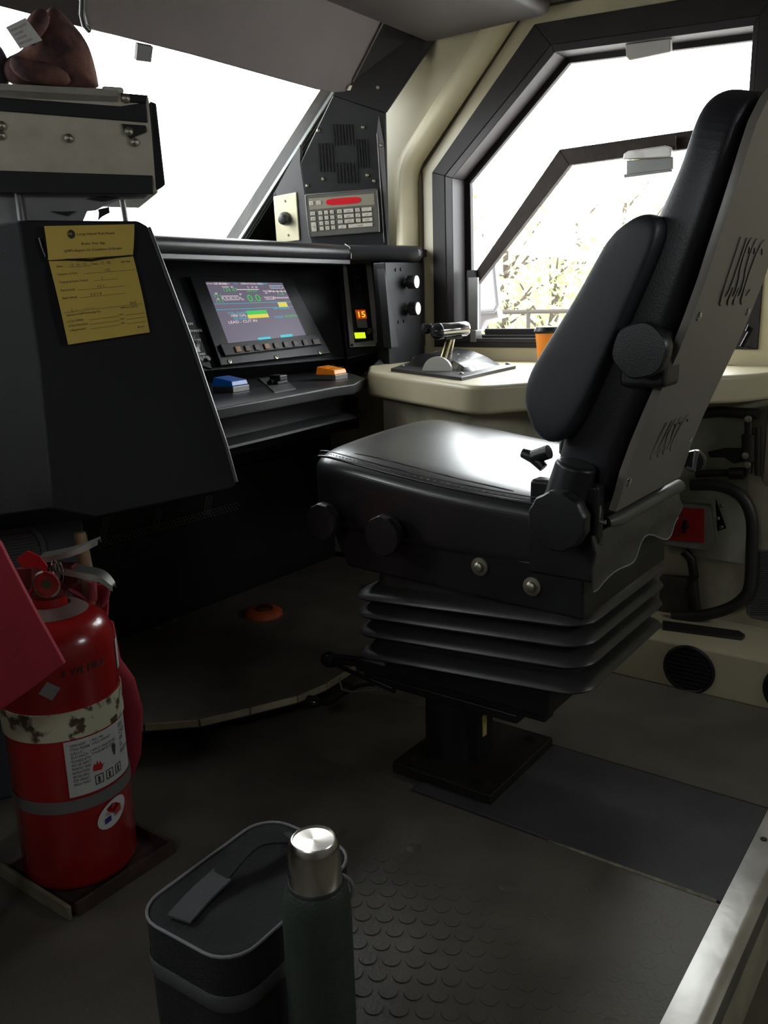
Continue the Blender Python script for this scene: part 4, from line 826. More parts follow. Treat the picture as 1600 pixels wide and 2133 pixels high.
# handles
def blade(pts, wdt, name, mt):
    path = smoothpath([E_(*p) for p in pts], 5); rings = []
    for i, p in enumerate(path):
        t = i/(len(path)-1); hw = wdt*(1-.5*t**4); rings.append([p+EPL.N*hw, p+EPL.N*hw*.9+Vector((0, 0, .010)), p-EPL.N*hw*.9+Vector((0, 0, .010)), p-EPL.N*hw, p-EPL.N*(hw-.002), p-EPL.N*(hw-.003)+Vector((0, 0, .007)), p+EPL.N*(hw-.003)+Vector((0, 0, .007)), p+EPL.N*(hw-.002)])
    q = MB(); q.loft(rings); return q.build(name, mt, ext, smooth=40)
HM = mat('handle_steel', (.30, .30, .27), .4, .6, noise=.35, nscale=25)
blade([(86, 1168), (120, 1162), (165, 1150), (207, 1132)], .021, 'squeeze_lever', HM)
blade([(92, 1188), (130, 1188), (180, 1198), (215, 1207), (238, 1228)], .022, 'carry_handle', HM)
q = MB(); rc_ = E_(116, 1188, .02); q.tube([rc_+rt2*(.006*math.cos(a_))+Vector((0, 0, .020*math.sin(a_)))+EPL.N*(.004*math.sin(a_)) for a_ in [2*math.pi*i/20 for i in range(20)]], .0016, 6, closed=True); q.tube([rc_+rt2*(.006*math.cos(a_)+.006)+Vector((0, 0, .020*math.sin(a_)-.004)) for a_ in [2*math.pi*i/20 for i in range(20)]], .0016, 6, closed=True); q.build('pull_ring', CHR, ext)
q = MB(); q.prism([E_(x, y, .05) for x, y in ((58, 1146), (36, 1163), (50, 1182), (78, 1180), (96, 1190), (100, 1178), (84, 1158))], EPL.N*.004); q.tube([E_(95, 1182, .052), E_(88, 1200, .045), E_(70, 1222, .03), E_(60, 1238, .02)], .0016, 6); q.build('seal_tag', mat('seal_red', (.55, .01, .02), .45), ext, label='bright red plastic seal tag')
q = MB(); q.lathe(eo+Vector((0, 0, .492)), [(.060, -.006), (.050, .001), (.034, .007), (.033, .009), (.052, .003), (.062, -.004)], n=40, cap=False); q.build('collar', mat('dusty_collar', (.20, .12, .10), .6, noise=.4, nscale=20), ext)
def cw(ang, z, r=ER+.0008): a_ = RD(ang); return Vector((EX+r*math.cos(a_), EY+r*math.sin(a_), z))
def band(z0, z1, r, mt, name, a0=0, a1=360, n=64, tilt=0):
    q = MB(); q.loft([[cw(a0+(a1-a0)*i/n, z0+tilt*math.cos(RD(a0+(a1-a0)*i/n)), r), cw(a0+(a1-a0)*i/n, z1+tilt*math.cos(RD(a0+(a1-a0)*i/n)), r), cw(a0+(a1-a0)*i/n, z1+tilt*math.cos(RD(a0+(a1-a0)*i/n)), r+.0018), cw(a0+(a1-a0)*i/n, z0+tilt*math.cos(RD(a0+(a1-a0)*i/n)), r+.0018)] for i in range(n+1)]); return q.build(name, mt, ext, smooth=50)
band(.302, .352, ER+.0005, RUST, 'rusty_strap'); band(.168, .190, ER+.0005, STRP, 'grey_strap')
# viewing azimuth (towards camera) for the wrap-around labels
VA = math.degrees(math.atan2(-EY, -EX))
def lab(s0, s1, z0, z1, mt, name, r=ER+.0012, parent=None):
    q = MB(); n = 20; q.loft([[cw(VA+s0+(s1-s0)*i/n, z0, r), cw(VA+s0+(s1-s0)*i/n, z1, r), cw(VA+s0+(s1-s0)*i/n, z1, r+.0006), cw(VA+s0+(s1-s0)*i/n, z0, r+.0006)] for i in range(n+1)]); return q.build(name, mt, parent or ext, smooth=50)
LB = lab(-4, 74, .196, .299, mat('label_white', (.50, .50, .48), .5), 'instruction_label')
def wr(x, y, c): return cw(VA+math.degrees(x/ER), y, ER+.0022+c)
DEG = lambda d: RD(d)*ER
q = MB()
q.text('CLEAN AGENT\nSTORED PRESSURE\nCLASS A B C\n20 LB CAPACITY\nRECHARGE AFTER\nANY USE. INSPECT\nMONTHLY. READ\nINSTRUCTIONS\nBEFORE USING.\nKEEP UPRIGHT.\nWEIGH YEARLY.', None, DEG(1), .288, .0072, 0, wrap=wr, sx=.55)
q.text('1 PULL PIN\n  HOLD UPRIGHT', None, DEG(20), .288, .0065, 0, wrap=wr, sx=.8); q.text('2 AIM AT BASE OF FIRE\n  STAND BACK 8 FEET', None, DEG(19), .270, .0065, 0, wrap=wr, sx=.8)
q.text('DRY\nCHEM\nABC\nUL\nRATED', None, DEG(56), .285, .012, 0, wrap=wr, sx=.7)
q.build('label_print', INK, LB)
q = MB()
for k_ in range(3):
    s0 = 21+12*k_; s1 = s0+9
    for sa, sb, za, zb in ((s0, s1, 0.2060, 0.2080), (s0, s1, 0.2220, 0.2240), (s0, s0+1, 0.2060, 0.2240), (s1-1, s1, 0.2060, 0.2240), (s0+3, s0+5.5, 0.2090, 0.2200)):
        q.quad(*[wr(DEG(s), z, 0) for s, z in ((sa, za), (sb, za), (sb, zb), (sa, zb))])
q.quad(*[wr(DEG(s), z, 0) for s, z in ((30, 0.2380), (45, 0.2540), (45.5, 0.2530), (30.5, 0.2370))]); q.quad(*[wr(DEG(s), z, 0) for s, z in ((45, 0.2430), (47, 0.2430), (49, 0.2600), (46, 0.2660), (43, 0.2620))])
q.build('pictograms', INK, LB)
q = MB(); q.quad(*[wr(DEG(s), z, 0) for s, z in ((20, 0.2330), (29, 0.2300), (31, 0.2370), (29, 0.2430), (28, 0.2480), (26.5, 0.2420), (25, 0.2510), (23.5, 0.2420), (22, 0.2470), (20, 0.2400))]); q.build('flame_pictogram', REDB, LB)
# oval sticker with blue and red motif
q = MB(); q.add([wr(DEG(36)+.031*math.cos(a_), .140+.024*math.sin(a_)+.008*math.cos(a_), 0) for a_ in [2*math.pi*i/40 for i in range(40)]], [tuple(range(40))]); ov = q.build('oval_sticker', mat('sticker_white', (.62, .62, .60), .5), ext)
wr2 = lambda x, y, c: cw(VA+math.degrees(x/ER), y, ER+.0030+c)
q = MB(); q.quad(*[wr2(DEG(s), z, 0) for s, z in ((26, .125), (33, .128), (33, .138), (26, .135))]); q.build('sticker_blue', mat('sticker_blue', (.03, .03, .20), .5), ov)
q = MB(); q.quad(*[wr2(DEG(s), z, 0) for s, z in ((38, .131), (46, .137), (46, .150), (38, .143))]); q.quad(*[wr2(DEG(s), z, 0) for s, z in ((34, .149), (39, .151), (37, .160))]); q.text('FIRE', None, DEG(28), .140, .009, 0, wrap=wr2); q.build('sticker_red', mat('sticker_red', (.45, .05, .03), .5), ov)
lab(72, 88, .385, .44, mat('label_white', (.5, .5, .48)), 'side_label')
q = MB(); q.text('3 YR MEZ', None, DEG(0), .415, .018, 0, wrap=wr, sx=1.1, shear=.2); q.build('marker_writing', INK, ext)
q = MB(); q.quad(*[wr(DEG(s), z, 0) for s, z in ((-20, .392), (-9, .378), (0, .398), (-11, .412))]); q.build('tape_patch', TAPE, ext)
# tray
tr0 = [un(*p, 'Z', .012) for p in ((-60, 1775), (8, 1800), (150, 1873), (338, 1750), (300, 1716), (60, 1650))]
tray = thing('extinguisher_tray', Vector((EX, EY, 0)), 'rusty floor tray and pale upright bracket holding the red extinguisher', 'tray')
TZ = .003
q = MB(); q.prism([Vector((.69, 1.40, TZ)), Vector((.70, 1.19, TZ)), Vector((.905, 1.19, TZ)), Vector((.905, 1.42, TZ))], (0, 0, .008)); q.build('tray_base', RUSB, tray)
q = MB(); q.box(.700, 1.182, TZ, .912, 1.188, .028); q.box(.905, 1.188, TZ, .912, 1.42, .028); q.build('tray_lip', RUSB, tray)
q = MB(); q.box(.684, 1.185, TZ, .692, 1.43, .030); q.box(.660, 1.40, TZ, .69, 1.43, .42); q.box(.66, 1.36, .24, .70, 1.41, .30); q.build('bracket_post', mat('bracket_olive', (.22, .20, .13), .6, noise=.5, nscale=20), tray, bevel=.002)
# red flags
FPc = PL(CAM+ray(100, 1300)*1.25, 143, 90)
q = MB(); fl_ = [FPc.at(*p) for p in ((-150, 950), (0, 1133), (18, 1170), (70, 1270), (134, 1384), (60, 1440), (0, 1481), (-150, 1560))]
rfl = thing('red_flag', FPc.at(-70, 1500), 'flat dark red signal flag overlapping the extinguisher at the left edge', 'flag')
q.prism(fl_, -FPc.N*.010); q.build('flag_cloth', REDD, rfl, bevel=.002)
q = MB(); fa0 = FPc.at(-145, 940, -.006); fa1 = FPc.at(-145, 1500, -.006); q.cyl(fa0, Vector((fa1.x, fa1.y, .003)), .009, .009, 14); q.build('stick', WOOD, rfl)
FPd = PL(CAM+ray(270, 1450)*1.66, 143, 90)
fg = thing('rolled_flag', FPd.at(265, 1590), 'rolled red flag on a pale wooden stick behind the extinguisher', 'flag')
q = MB(); hp0 = FPd.at(166, 1108, 0); hp1 = FPd.at(198, 1300, 0); q.lathe(hp0, [(.001, 0), (.010, .001), (.0115, .008), (.014, .14), (.014, .2)], (hp1-hp0).normalized(), 20); q.build('stick', WOOD, fg, label='pale wooden stick')
q = MB(); rings = []
for (xa, xb, y) in ((205, 236, 1300), (215, 250, 1375), (225, 280, 1415), (235, 298, 1480), (240, 294, 1570), (245, 280, 1610)):
    a_ = FPd.at(xa, y); c_ = FPd.at(xb, y); m_ = (a_+c_)/2; h_ = (c_-a_)/2; rings.append([m_+h_*math.cos(t)+FPd.N*(.022*math.sin(t)) for t in [2*math.pi*i/16 for i in range(16)]])
q.loft(rings); q.build('flag_cloth', REDD, fg, smooth=60)
q = MB(); q.tube([FPd.at(x, y, .02) for x, y in ((138, 1205), (146, 1230), (165, 1240), (182, 1250))], .005, 8); q.tube([FPd.at(x, y, .02) for x, y in ((192, 1212), (194, 1250))], .008, 10); q.tube([FPd.at(x, y, .01) for x, y in ((226, 1222), (222, 1245), (212, 1262))], .005, 8); q.build('flag_tie', mat('pinkish_cloth', (.36, .06, .07), .8), fg)
q = MB(); q.prism([FPd.at(x, y, .0) for x, y in ((150, 1215), (226, 1220), (222, 1290), (160, 1290))], -FPd.N*.01); q.build('flag_hem', REDD, fg)

# ================================================================ SEAT
seat = thing('engineer_seat', (1.52, .90, 0), 'black high backed suspension seat on a square floor plate', 'seat')
SX0, SX1 = 1.315, 1.755; SC_ = (SX0+SX1)/2; HW = (SX1-SX0)/2
q = MB(); q.box(1.375, .765, .0, 1.665, 1.01, .026); q.build('mounting_plate', PLT, seat, bevel=.003)
q = MB()
for x, y in ((1.41, .80), (1.63, .80), (1.41, .975), (1.63, .975)): q.lathe((x, y, .026), [(.016, 0), (.016, .002), (.010, .003), (.010, .008), (.001, .009)], n=20)
q.build('plate_bolt', PLT, seat, each=True)
q = MB(); q.lathe((1.50, .93, .024), [(.062, 0), (.060, .16), (.060, .19)], n=36); q.box(1.475, .855, .03, 1.545, .90, .2); q.build('pedestal', STEEL, seat)
q = MB(); q.prism([(1.50, .853, .075), (1.515, .853, .075), (1.515, .853, .125), (1.50, .853, .125)], (0, .002, 0)); q.build('pedestal_tag', mat('yellow_tag', (.5, .40, .12), .6), seat)
q = MB(); q.box(1.40, .72, .185, 1.62, 1.10, .205); q.box(1.40, .66, .205, 1.44, 1.12, .235); q.box(1.58, .66, .205, 1.62, 1.12, .235); q.box(1.37, .64, .235, 1.66, 1.02, .285); q.build('slide_rail', STEEL, seat, bevel=.004)
# bellows
rings = []
def rr(ins, z, r=.05): return [(x, y, z-.075*(y-.55)) for x, y in rrect(SC_-.008, .803, HW-.002-ins, .260-ins, r, 5)]
zs = [.448, .410, .370, .322]
rings.append(rr(.035, .50))
for i, z in enumerate(zs):
    rings += [rr(.036, z+.026, .035), rr(.012, z+.017, .045), rr(.003, z+.011), rr(.0, z+.005), rr(.004, z), rr(.014, z-.002, .045), rr(.036, z-.006, .035)]
rings.append(rr(.05, .30, .03))
q = MB(); q.loft(rings); q.build('bellows', RUB, seat, smooth=60)
# seat pan frame
q = MB(); q.prism([(1.322, 1.07, .475), (1.322, 1.10, .53), (1.322, 1.10, .56), (1.322, .56, .55), (1.322, .555, .46)], (.42, 0, 0)); q.build('pan_frame', STEEL, seat, bevel=.006)
q = MB()
for x, y in ((1000, 1180), (1109, 1221)):
    p = un(x, y, 'X', 1.322); q.lathe(p, [(.017, 0), (.017, .003), (.010, .004), (.009, .010), (.006, .012), (.001, .012)], (-1, 0, 0), 24)
q.build('pan_bolt', ZINC, seat, each=True)
# cushion: cross sections along its depth
rings = []
NC = 36
def cush(y, hw, zt, zb, cx=SC_+.01, crown=.008, e=7.0, dip=0.0):
    out = []
    for i in range(NC):
        t = 2*math.pi*i/NC; c, s_ = math.cos(t), math.sin(t)
        X = math.copysign(abs(c)**(2/e), c); Zz = math.copysign(abs(s_)**(2/e), s_)
        z = (zt+zb)/2+(zt-zb)/2*Zz+(crown*(1-X*X) if Zz > 0 else 0)*max(Zz, 0)
        z += .012*X if Zz > 0 else 0
        out.append((cx+hw*X*(1.0 if Zz > .2 else .985), y, z))
    return out
for y, hw, zt, zb in ((1.168, .15, .672, .60), (1.163, .20, .700, .575), (1.148, .222, .714, .560), (1.11, .234, .718, .548), (1.04, .239, .713, .540), (.96, .241, .702, .535), (.88, .240, .691, .532), (.80, .238, .682, .53), (.72, .234, .675, .53), (.64, .228, .669, .53), (.585, .218, .664, .535), (.572, .17, .645, .55)):
    rings.append(cush(y, hw, zt, zb))
q = MB(); q.loft(rings); q.build('seat_cushion', LEA, seat, smooth=0, sub=2)
sp = [un(x, y, 'X', 1.313) for x, y in ((684, 946), (712, 957), (760, 970), (850, 984), (920, 1000), (1000, 1022), (1080, 1040), (1125, 1052))]
sp = [Vector((1.314, 1.128, .702)), Vector((1.308, 1.10, .704)), Vector((1.301, 1.04, .699)), Vector((1.299, .96, .689)), Vector((1.300, .86, .677)), Vector((1.303, .76, .667)), Vector((1.308, .66, .660)), Vector((1.32, .60, .655))]
q = MB(); q.tube(smoothpath(sp, 5), .0028, 8); q.tube(smoothpath([p+Vector((.006, 0, .010)) for p in sp], 5), .0012, 6); q.build('seam_piping', LEA, seat, smooth=60)
q = MB()
pp = smoothpath([p+Vector((.003, 0, .0055)) for p in sp], 14)
for i in range(0, len(pp)-1, 2): q.tube([pp[i], pp[i]+(pp[i+1]-pp[i])*.8], .0009, 4)
q.build('stitching', mat('stitch_grey', (.12, .12, .12), .6), seat)
q = MB(); q.tube(smoothpath([Vector((1.345, 1.06, .7085)), Vector((1.347, 1.0, .7035)), Vector((1.346, .92, .6935)), Vector((1.342, .82, .6815)), Vector((1.338, .70, .6705))], 5), [.0008]+[.0016]*19+[.001], 6); q.build('cushion_crease', LEA, seat, smooth=60)
# back shell: sections up the recline line
def yb(z): return float(np.interp(z, [.60, .678, .737, .847, .909, 1.002, 1.095, 1.17, 1.227, 1.263, 1.31], [.545, .522, .508, .466, .440, .408, .383, .364, .353, .346, .337]))
rings = []
BX0, BX1 = 1.355, 1.705; BC = (BX0+BX1)/2
for z, hw, th, dz in ((.62, .165, .105, 0), (.68, .178, .12, 0), (.78, .185, .125, 0), (.90, .188, .12, 0), (1.0, .188, .115, 0), (1.10, .186, .095, 0), (1.18, .180, .078, 0), (1.235, .172, .078, 0), (1.268, .155, .074, 0), (1.288, .125, .062, 0), (1.296, .09, .04, 0)):
    y0 = yb(z)+.008; cyy = y0+th/2
    rings.append([(BC+hw*X, y, z+(X*X)*-.004+ (y-cyy)*.25) for X, y in [((x), yv) for x, yv in sell(0, cyy, 1, th/2, 4.5, 36)]])
q = MB(); q.loft(rings); q.build('backrest', LEAB, seat, smooth=0, sub=2)
q = MB(); rings = []
for z, hw, th in ((.70, .13, .05), (.76, .145, .075), (.88, .148, .085), (1.0, .145, .07), (1.08, .13, .05), (1.11, .10, .03)):
    y0 = yb(z)+.09; rings.append([(x, y, z) for x, y in sell(BC, y0+th/2, hw, th/2, 3, 28)])
q.loft(rings); q.build('back_cushion', LEA, seat, sub=1)
# hard back panel with embossed marks
def bw(a, z, c=0.0):
    d = (yb(z+.01)-yb(z-.01))/.02; n = Vector((0, -1, d)).normalized(); return Vector((BC+a, yb(z), z))+n*c
def hwid(z): return float(np.interp(z, [.65, .70, .80, 1.08, 1.18, 1.235, 1.268, 1.288, 1.302], [.172, .174, .178, .178, .172, .156, .130, .100, .050]))
rings = []
for z in [.652, .68, .72, .77, .82, .87, .92, .97, 1.02, 1.07, 1.12, 1.17, 1.21, 1.235, 1.255, 1.270, 1.282, 1.292, 1.300]:
    h = hwid(z); xs = [-h, -h*.985, -h*.5, 0, h*.5, h*.985, h]; rings.append([bw(x, z, 0 if abs(x) > h*.99 else .010) for x in xs]+[bw(x, z, -.002) for x in xs[::-1]])
q = MB(); q.loft(rings); bp = q.build('back_panel', BPN, seat, smooth=50)
for txt_, a_, z_, h_, sx_, sh_ in (('USSC', -.075, .985, .150, .50, 0), ('USSC', -.085, .725, .100, .62, .35)):
    q = MB(); q.text(txt_, None, a_, z_, h_, .0098, ext=.0022, sx=sx_, shear=sh_, wrap=lambda x, y, c: bw(x, y, c)); q.build('embossed_logo', BPN, bp)
q = MB()
for a_, b_ in ((-.145, .97), (.145, .97), (-.02, 1.255), (-.15, .70), (.15, .73), (.10, 1.20)): q.lathe(bw(a_, b_, .009), [(.008, 0), (.007, .003), (.003, .005), (.0005, .005)], (0, -1, -.3), 16)
q.build('panel_screw', CHR, bp, each=True)
# folded-up arm rest at the near side
XA = 1.300
fa = FR((XA, 0, 0), (0, -1, 0), (0, 0, 1), (-1, 0, 0))
ap = [(1262, 492), (1290, 465), (1322, 443), (1350, 440), (1372, 458), (1368, 500), (1330, 590), (1290, 680), (1250, 770), (1215, 850), (1175, 915), (1140, 932), (1110, 915), (1088, 870), (1082, 820), (1098, 772), (1140, 705), (1190, 625), (1230, 552)]
pts = [fa.at(*p) for p in ap]; cen = sum(pts, Vector())/len(pts)
rings = []
for sc_, dx in ((.80, 0), (.95, .004), (1.0, .016), (1.0, .060), (.95, .072), (.8, .078)): rings.append([cen+(p-cen)*sc_+Vector((dx, 0, 0)) for p in pts])
arm = MB().loft(rings).build('armrest', PAD, seat, sub=2)
pk_ = un(1345, 728, 'X', 1.318)
def knob(p, r, d, name, n=8, ax=(-1, 0, 0), mt=None, parent=seat, am=.025):
    ax = Vector(ax).normalized(); u = ax.orthogonal().normalized(); v = ax.cross(u); N_ = 64
    def ring(k_, h): return [p+ax*h+u*(k_*r*(1+am*max(-.6,math.cos(n*t)))*math.cos(t))+v*(k_*r*(1+am*max(-.6,math.cos(n*t)))*math.sin(t)) for t in [2*math.pi*i/N_ for i in range(N_)]]
    q = MB(); q.loft([ring(.93, 0), ring(1, .003), ring(1, d-.004), ring(.94, d), ring(.5, d+.001)]); return q.build(name, mt or BLK, parent, smooth=50)
q = MB(); q.box(1.325, pk_.y-.03, pk_.z-.06, 1.40, pk_.y+.045, pk_.z+.03); q.build('armrest_bracket', STEEL, seat, bevel=.01)
knob(pk_, .042, .03, 'armrest_knob', 6)
# recliner column at the hinge
hc = un(1200, 1010, 'X', 1.34)
q = MB(); q.box(1.318, .535, .53, 1.352, .66, .70); q.cyl((1.322, .60, .64), (1.322, .575, .735), .040, .034, 24); q.build('recliner_arm', STEEL, seat, bevel=.008)
kr = un(1172, 1080, 'X', 1.285); knob(kr, .050, .028, 'recliner_knob', 12)
kr2 = un(682, 1083, 'X', 1.285); knob(kr2, .037, .022, 'tilt_knob', 10); knob(un(808, 1112, 'X', 1.285), .039, .022, 'tilt_knob', 10)
q = MB(); q.cyl(kr+Vector((.001, 0, 0)), kr+Vector((.06, 0, 0)), .018); q.cyl(kr2, kr2+Vector((.06, 0, 0)), .012); k3 = un(808, 1112, 'X', 1.285); q.cyl(k3, k3+Vector((.06, 0, 0)), .012); q.build('knob_shaft', STEEL, seat, each=True)
# wing nut handle on the cushion side
wk = un(1112, 952, 'X', 1.40); q = MB(); q.tube([wk+Vector((0, .022, .006)), wk, wk+Vector((0, -.020, -.018))], [.009, .012, .009], 12); q.tube([wk, wk+Vector((0, -.03, .012))], .013, 12); q.build('wing_handle', BLK, seat)
q = MB(); q.tube([un(x, y, 'X', 1.33) for x, y in ((1243, 1040), (1249, 1062), (1246, 1085), (1262, 1088))], .004, 8); q.tube([un(x, y, 'X', 1.33) for x, y in ((1238, 1132), (1250, 1131), (1256, 1122))], .0025, 8); q.build('recliner_spring', GRYM, seat, each=True)
# rear rolled edge and wavy vinyl apron
yr = .535
q = MB(); q.tube([(1.385, yr+.01, .622), (1.42, yr, .624), (1.55, yr, .624), (1.74, yr, .622), (1.765, yr+.01, .620)], [.010, .013, .013, .013, .008], 14); q.build('rear_roll', mat('roll_vinyl', (.09, .09, .085), .3), seat, smooth=60)
rings = []
for i in range(26):
    t = i/25; x = 1.305+.45*t; zb = .530-.010*math.sin(t*9)-.008*math.sin(t*17+1)+.020*t; o_ = .006*math.sin(t*14)
    rings.append([(x, yr+.003+o_*.2, .616), (x, yr-.006+o_, .59), (x, yr-.002-o_, (.60+zb)/2), (x, yr-.004+o_, zb), (x, yr-.001+o_, zb), (x, yr+.002-o_, (.6+zb)/2), (x, yr-.002+o_, .59), (x, yr+.007, .616)])
q = MB(); q.loft(rings); q.build('rear_apron', mat('apron_vinyl', (.045, .044, .042), .28, bump=.3, bscale=40), seat, smooth=60)
q = MB(); q.tube([(r[3][0], r[3][1], r[3][2]) for r in rings], .0015, 6); q.build('apron_edge', mat('apron_edge_grey', (.25, .25, .24), .4), seat)
# far side strap buckle
q = MB(); q.tube([un(x, y, 'X', 1.74) for x, y in ((1452, 938), (1448, 960), (1446, 978), (1430, 975))], .005, 8); knob(un(1450, 958, 'X', 1.76), .022, .02, 'far_knob', 6); q.build('belt_bracket', GRYM, seat)
q = MB(); q.tube([un(x, y, 'X', 1.76) for x, y in ((1556, 690), (1561, 678), (1566, 683), (1545, 722))], .004, 6); q.build('far_lever', BLK, seat)
# adjustment levers in front
q = MB(); bA = un(690, 1375, 'X', 1.40); q.lathe(bA-Vector((0, -.004, 0)), [(.001, -.02), (.014, -.016), (.019, 0), (.014, .016), (.001, .02)], (0, 1, 0), 20); q.tube([bA, un(800, 1388, 'X', 1.42)], .008, 10); q.tube([bA+Vector((0, 0, -.006)), un(822, 1440, 'X', 1.36)], .005, 10); q.tube([bA+Vector((0, 0, .01)), un(800, 1378, 'X', 1.44)], .006, 10); q.build('height_lever', mat('gloss_black', (.012, .012, .013), .15), seat)
q = MB(); q.tube([un(x, y, 'X', 1.38) for x, y in ((706, 1412), (713, 1436), (733, 1441), (790, 1434))], .0025, 8); q.build('lever_wire', GRYM, seat)
q = MB(); bB = un(652, 1462, 'X', 1.40); q.lathe(bB, [(.001, -.02), (.013, -.014), (.015, 0), (.011, .014), (.006, .02)], (.1, -1, 0), 18); q.tube(smoothpath([un(x, y, 'X', 1.40) for x, y in ((660, 1465), (685, 1466), (710, 1450), (745, 1430), (780, 1425))], 4), .0045, 8); q.build('slide_lever', mat('gloss_black', (.012, .012, .013), .15), seat)

# ================================================================ WALL FITTINGS (lower right)
rb_ = thing('red_switch_box', fw.at(1440, 1120), 'grey metal switch box with red face plate on the lower side wall', 'switch box')
q = MB(); wq(q, ((1378, 1040), (1488, 1048), (1498, 1130), (1480, 1142), (1380, 1128)), .035); q.build('box_body', GRB, rb_, bevel=.004)
q = MB(); q.prism([fw.at(x, y, .036) for x, y in ((1386, 1055), (1467, 1060), (1467, 1130), (1384, 1123))], (-.003, 0, 0)); q.build('red_plate', REDB, rb_)
q = MB(); q.lathe(fw.at(1428, 1096, .039), [(.010, 0), (.008, .012), (.001, .013)], (-1, 0, 0), 14); q.fbox(FR(fw.at(1428, 1096, .045), (0, -1, 0), (0, 0, 1), (-1, 0, 0)), -.005, -.018, 0, .005, .018, .012); q.build('toggle', BLK, rb_, each=True)
q = MB(); wq(q, ((1490, 1035), (1518, 1042), (1516, 1100), (1494, 1108)), .006); q.build('mount_flange', GRB, rb_, bevel=.002)
q = MB()
for x, y in ((1503, 1054), (1495, 1080), (1502, 1098)): q.lathe(fw.at(x, y, .006), [(.006, 0), (.004, .003), (.001, .003)], (-1, 0, 0), 12)
q.build('flange_screw', ZINC, rb_, each=True)
q = MB(); q.text('ON', FR(fw.at(1410, 1075, .0392), (0, -1, 0), (0, 0, 1), (-1, 0, 0)), 0, 0, .012); q.text('OFF', FR(fw.at(1405, 1118, .0392), (0, -1, 0), (0, 0, 1), (-1, 0, 0)), 0, 0, .012); q.build('plate_lettering', INK, rb_)
q = MB(); hsp = [(1440, 1010, .05), (1500, 1012, .05), (1545, 1035, .05), (1566, 1080, .05), (1566, 1150, .05), (1562, 1220, .05), (1545, 1250, .05), (1510, 1270, .05), (1460, 1282, .06), (1400, 1285, .07)]
q.tube(smoothpath([fw.at(x, y, c) for x, y, c in hsp], 6), .016, 14); q.build('air_hose', HOSE, label='thick black air hose looping on the lower side wall around the red switch box', cat='hose', smooth=60)
vl = thing('air_valve', fw.at(1560, 940, .03), 'grimy air valve and pipe with a long lever handle under the counter', 'valve')
q = MB(); q.tube([fw.at(x, y, .03) for x, y in ((1560, 870), (1560, 930), (1558, 985))], .011, 12); q.tube([fw.at(x, y, .03) for x, y in ((1450, 987), (1500, 985), (1555, 985))], .010, 12); q.tube([fw.at(x, y, .03) for x, y in ((1520, 986), (1550, 986))], .016, 12); q.tube([fw.at(x, y, .03) for x, y in ((1560, 905), (1560, 960))], .018, 12); q.tube([fw.at(x, y, .03) for x, y in ((1578, 890), (1578, 990))], .008, 10); q.build('pipe', PIPE2, vl, smooth=60)
q = MB(); wq(q, ((1476, 940), (1514, 932), (1572, 933), (1572, 955), (1530, 965), (1510, 952), (1480, 952)), .012); q.build('lever_handle', PIPE2, vl, bevel=.004)
q = MB()
for x, y in ((1553, 949), (1556, 968), (1558, 873)): q.lathe(fw.at(x, y, .045), [(.010, 0), (.008, .004), (.001, .005)], (-1, 0, 0), 14)
q.build('hex_nut', ZINC, vl, each=True)
q = MB(); q.tube([fw.at(x, y, .03) for x, y in ((1420, 865), (1500, 858), (1580, 862))], .014, 10); q.build('overhead_pipe', HOSE, label='dark pipe running just beneath the cream counter edge', cat='pipe', smooth=60)
cg = thing('cable_gland', fw.at(1440, 1180, .03), 'grimy flexible conduit and junction below the red switch box', 'conduit')
q = MB(); q.tube([fw.at(x, y, .02) for x, y in ((1425, 1148), (1440, 1165), (1446, 1200), (1436, 1225), (1446, 1270))], .013, 12); q.build('conduit', PIPE2, cg, smooth=60)
q = MB(); wq(q, ((1380, 1195), (1455, 1200), (1462, 1270), (1380, 1272)), .03); q.build('junction_block', mat('junction_brown', (.07, .055, .045), .6, noise=.5, nscale=20), cg, bevel=.006)
q = MB(); wq(q, ((1559, 1140), (1640, 1150), (1640, 1300), (1566, 1286), (1556, 1276)), .012); mp = q.build('mesh_cover', mat('mesh_grey', (.13, .12, .13), .5, noise=.3, nscale=200), label='grey perforated cover plate at the right edge of the side wall', cat='cover', bevel=.004)
q = MB()
for i in range(9):
    for j_ in range(30): 
        x = 1564+i*5+(2.5 if j_ % 2 else 0); y = 1150+j_*4.5
        q.disc(FR(fw.at(x, y, .0125), (0, -1, 0), (0, 0, 1), (-1, 0, 0)), 0, 0, 0, .0022, 6, .0004)
q.build('holes', mat('mesh_hole', (.02, .02, .02), .9), mp)
q = MB(); fdz = FR((0, 0, .118), (1, 0, 0), (0, 1, 0), (0, 0, 1)); q.prism([fdz.at(x, y) for x, y in ((1380, 1300), (1540, 1322), (1552, 1330), (1545, 1337), (1380, 1318))], (0, 0, .012)); q.build('flat_strip', HOSE, label='flat black strip lying on top of the heater duct', cat='strip', bevel=.002)

# ================================================================ BAG + BOTTLE
zb_ = .25
bag = thing('lunch_bag', (.72, .76, .003), 'black insulated lunch bag with grey piping on the floor beside the bottle', 'bag')
cn = Vector((.70, .755)); ax1 = Vector((.93, .03)).normalized()
def bagring(z, s_=1.0, hx=.128, hy=.088, r=.045):
    th = math.atan2(ax1.y, ax1.x); out = []
    for x, y in rrect(0, 0, hx*s_, hy*s_, r*s_, 6): out.append((cn.x+x*math.cos(th)-y*math.sin(th), cn.y+x*math.sin(th)+y*math.cos(th), z))
    return out
q = MB(); q.loft([bagring(.004, .93), bagring(.02, .96), bagring(.10, .985), bagring(.19, .995), bagring(zb_-.004, 1.0)]); q.build('bag_body', FAB, bag, smooth=50)
q = MB(); q.loft([bagring(zb_-.055, 1.004), bagring(zb_-.056, 1.010), bagring(zb_-.078, 1.010), bagring(zb_-.079, 1.002)], cap=False); q.build('webbing_band', FABG, bag, smooth=50)
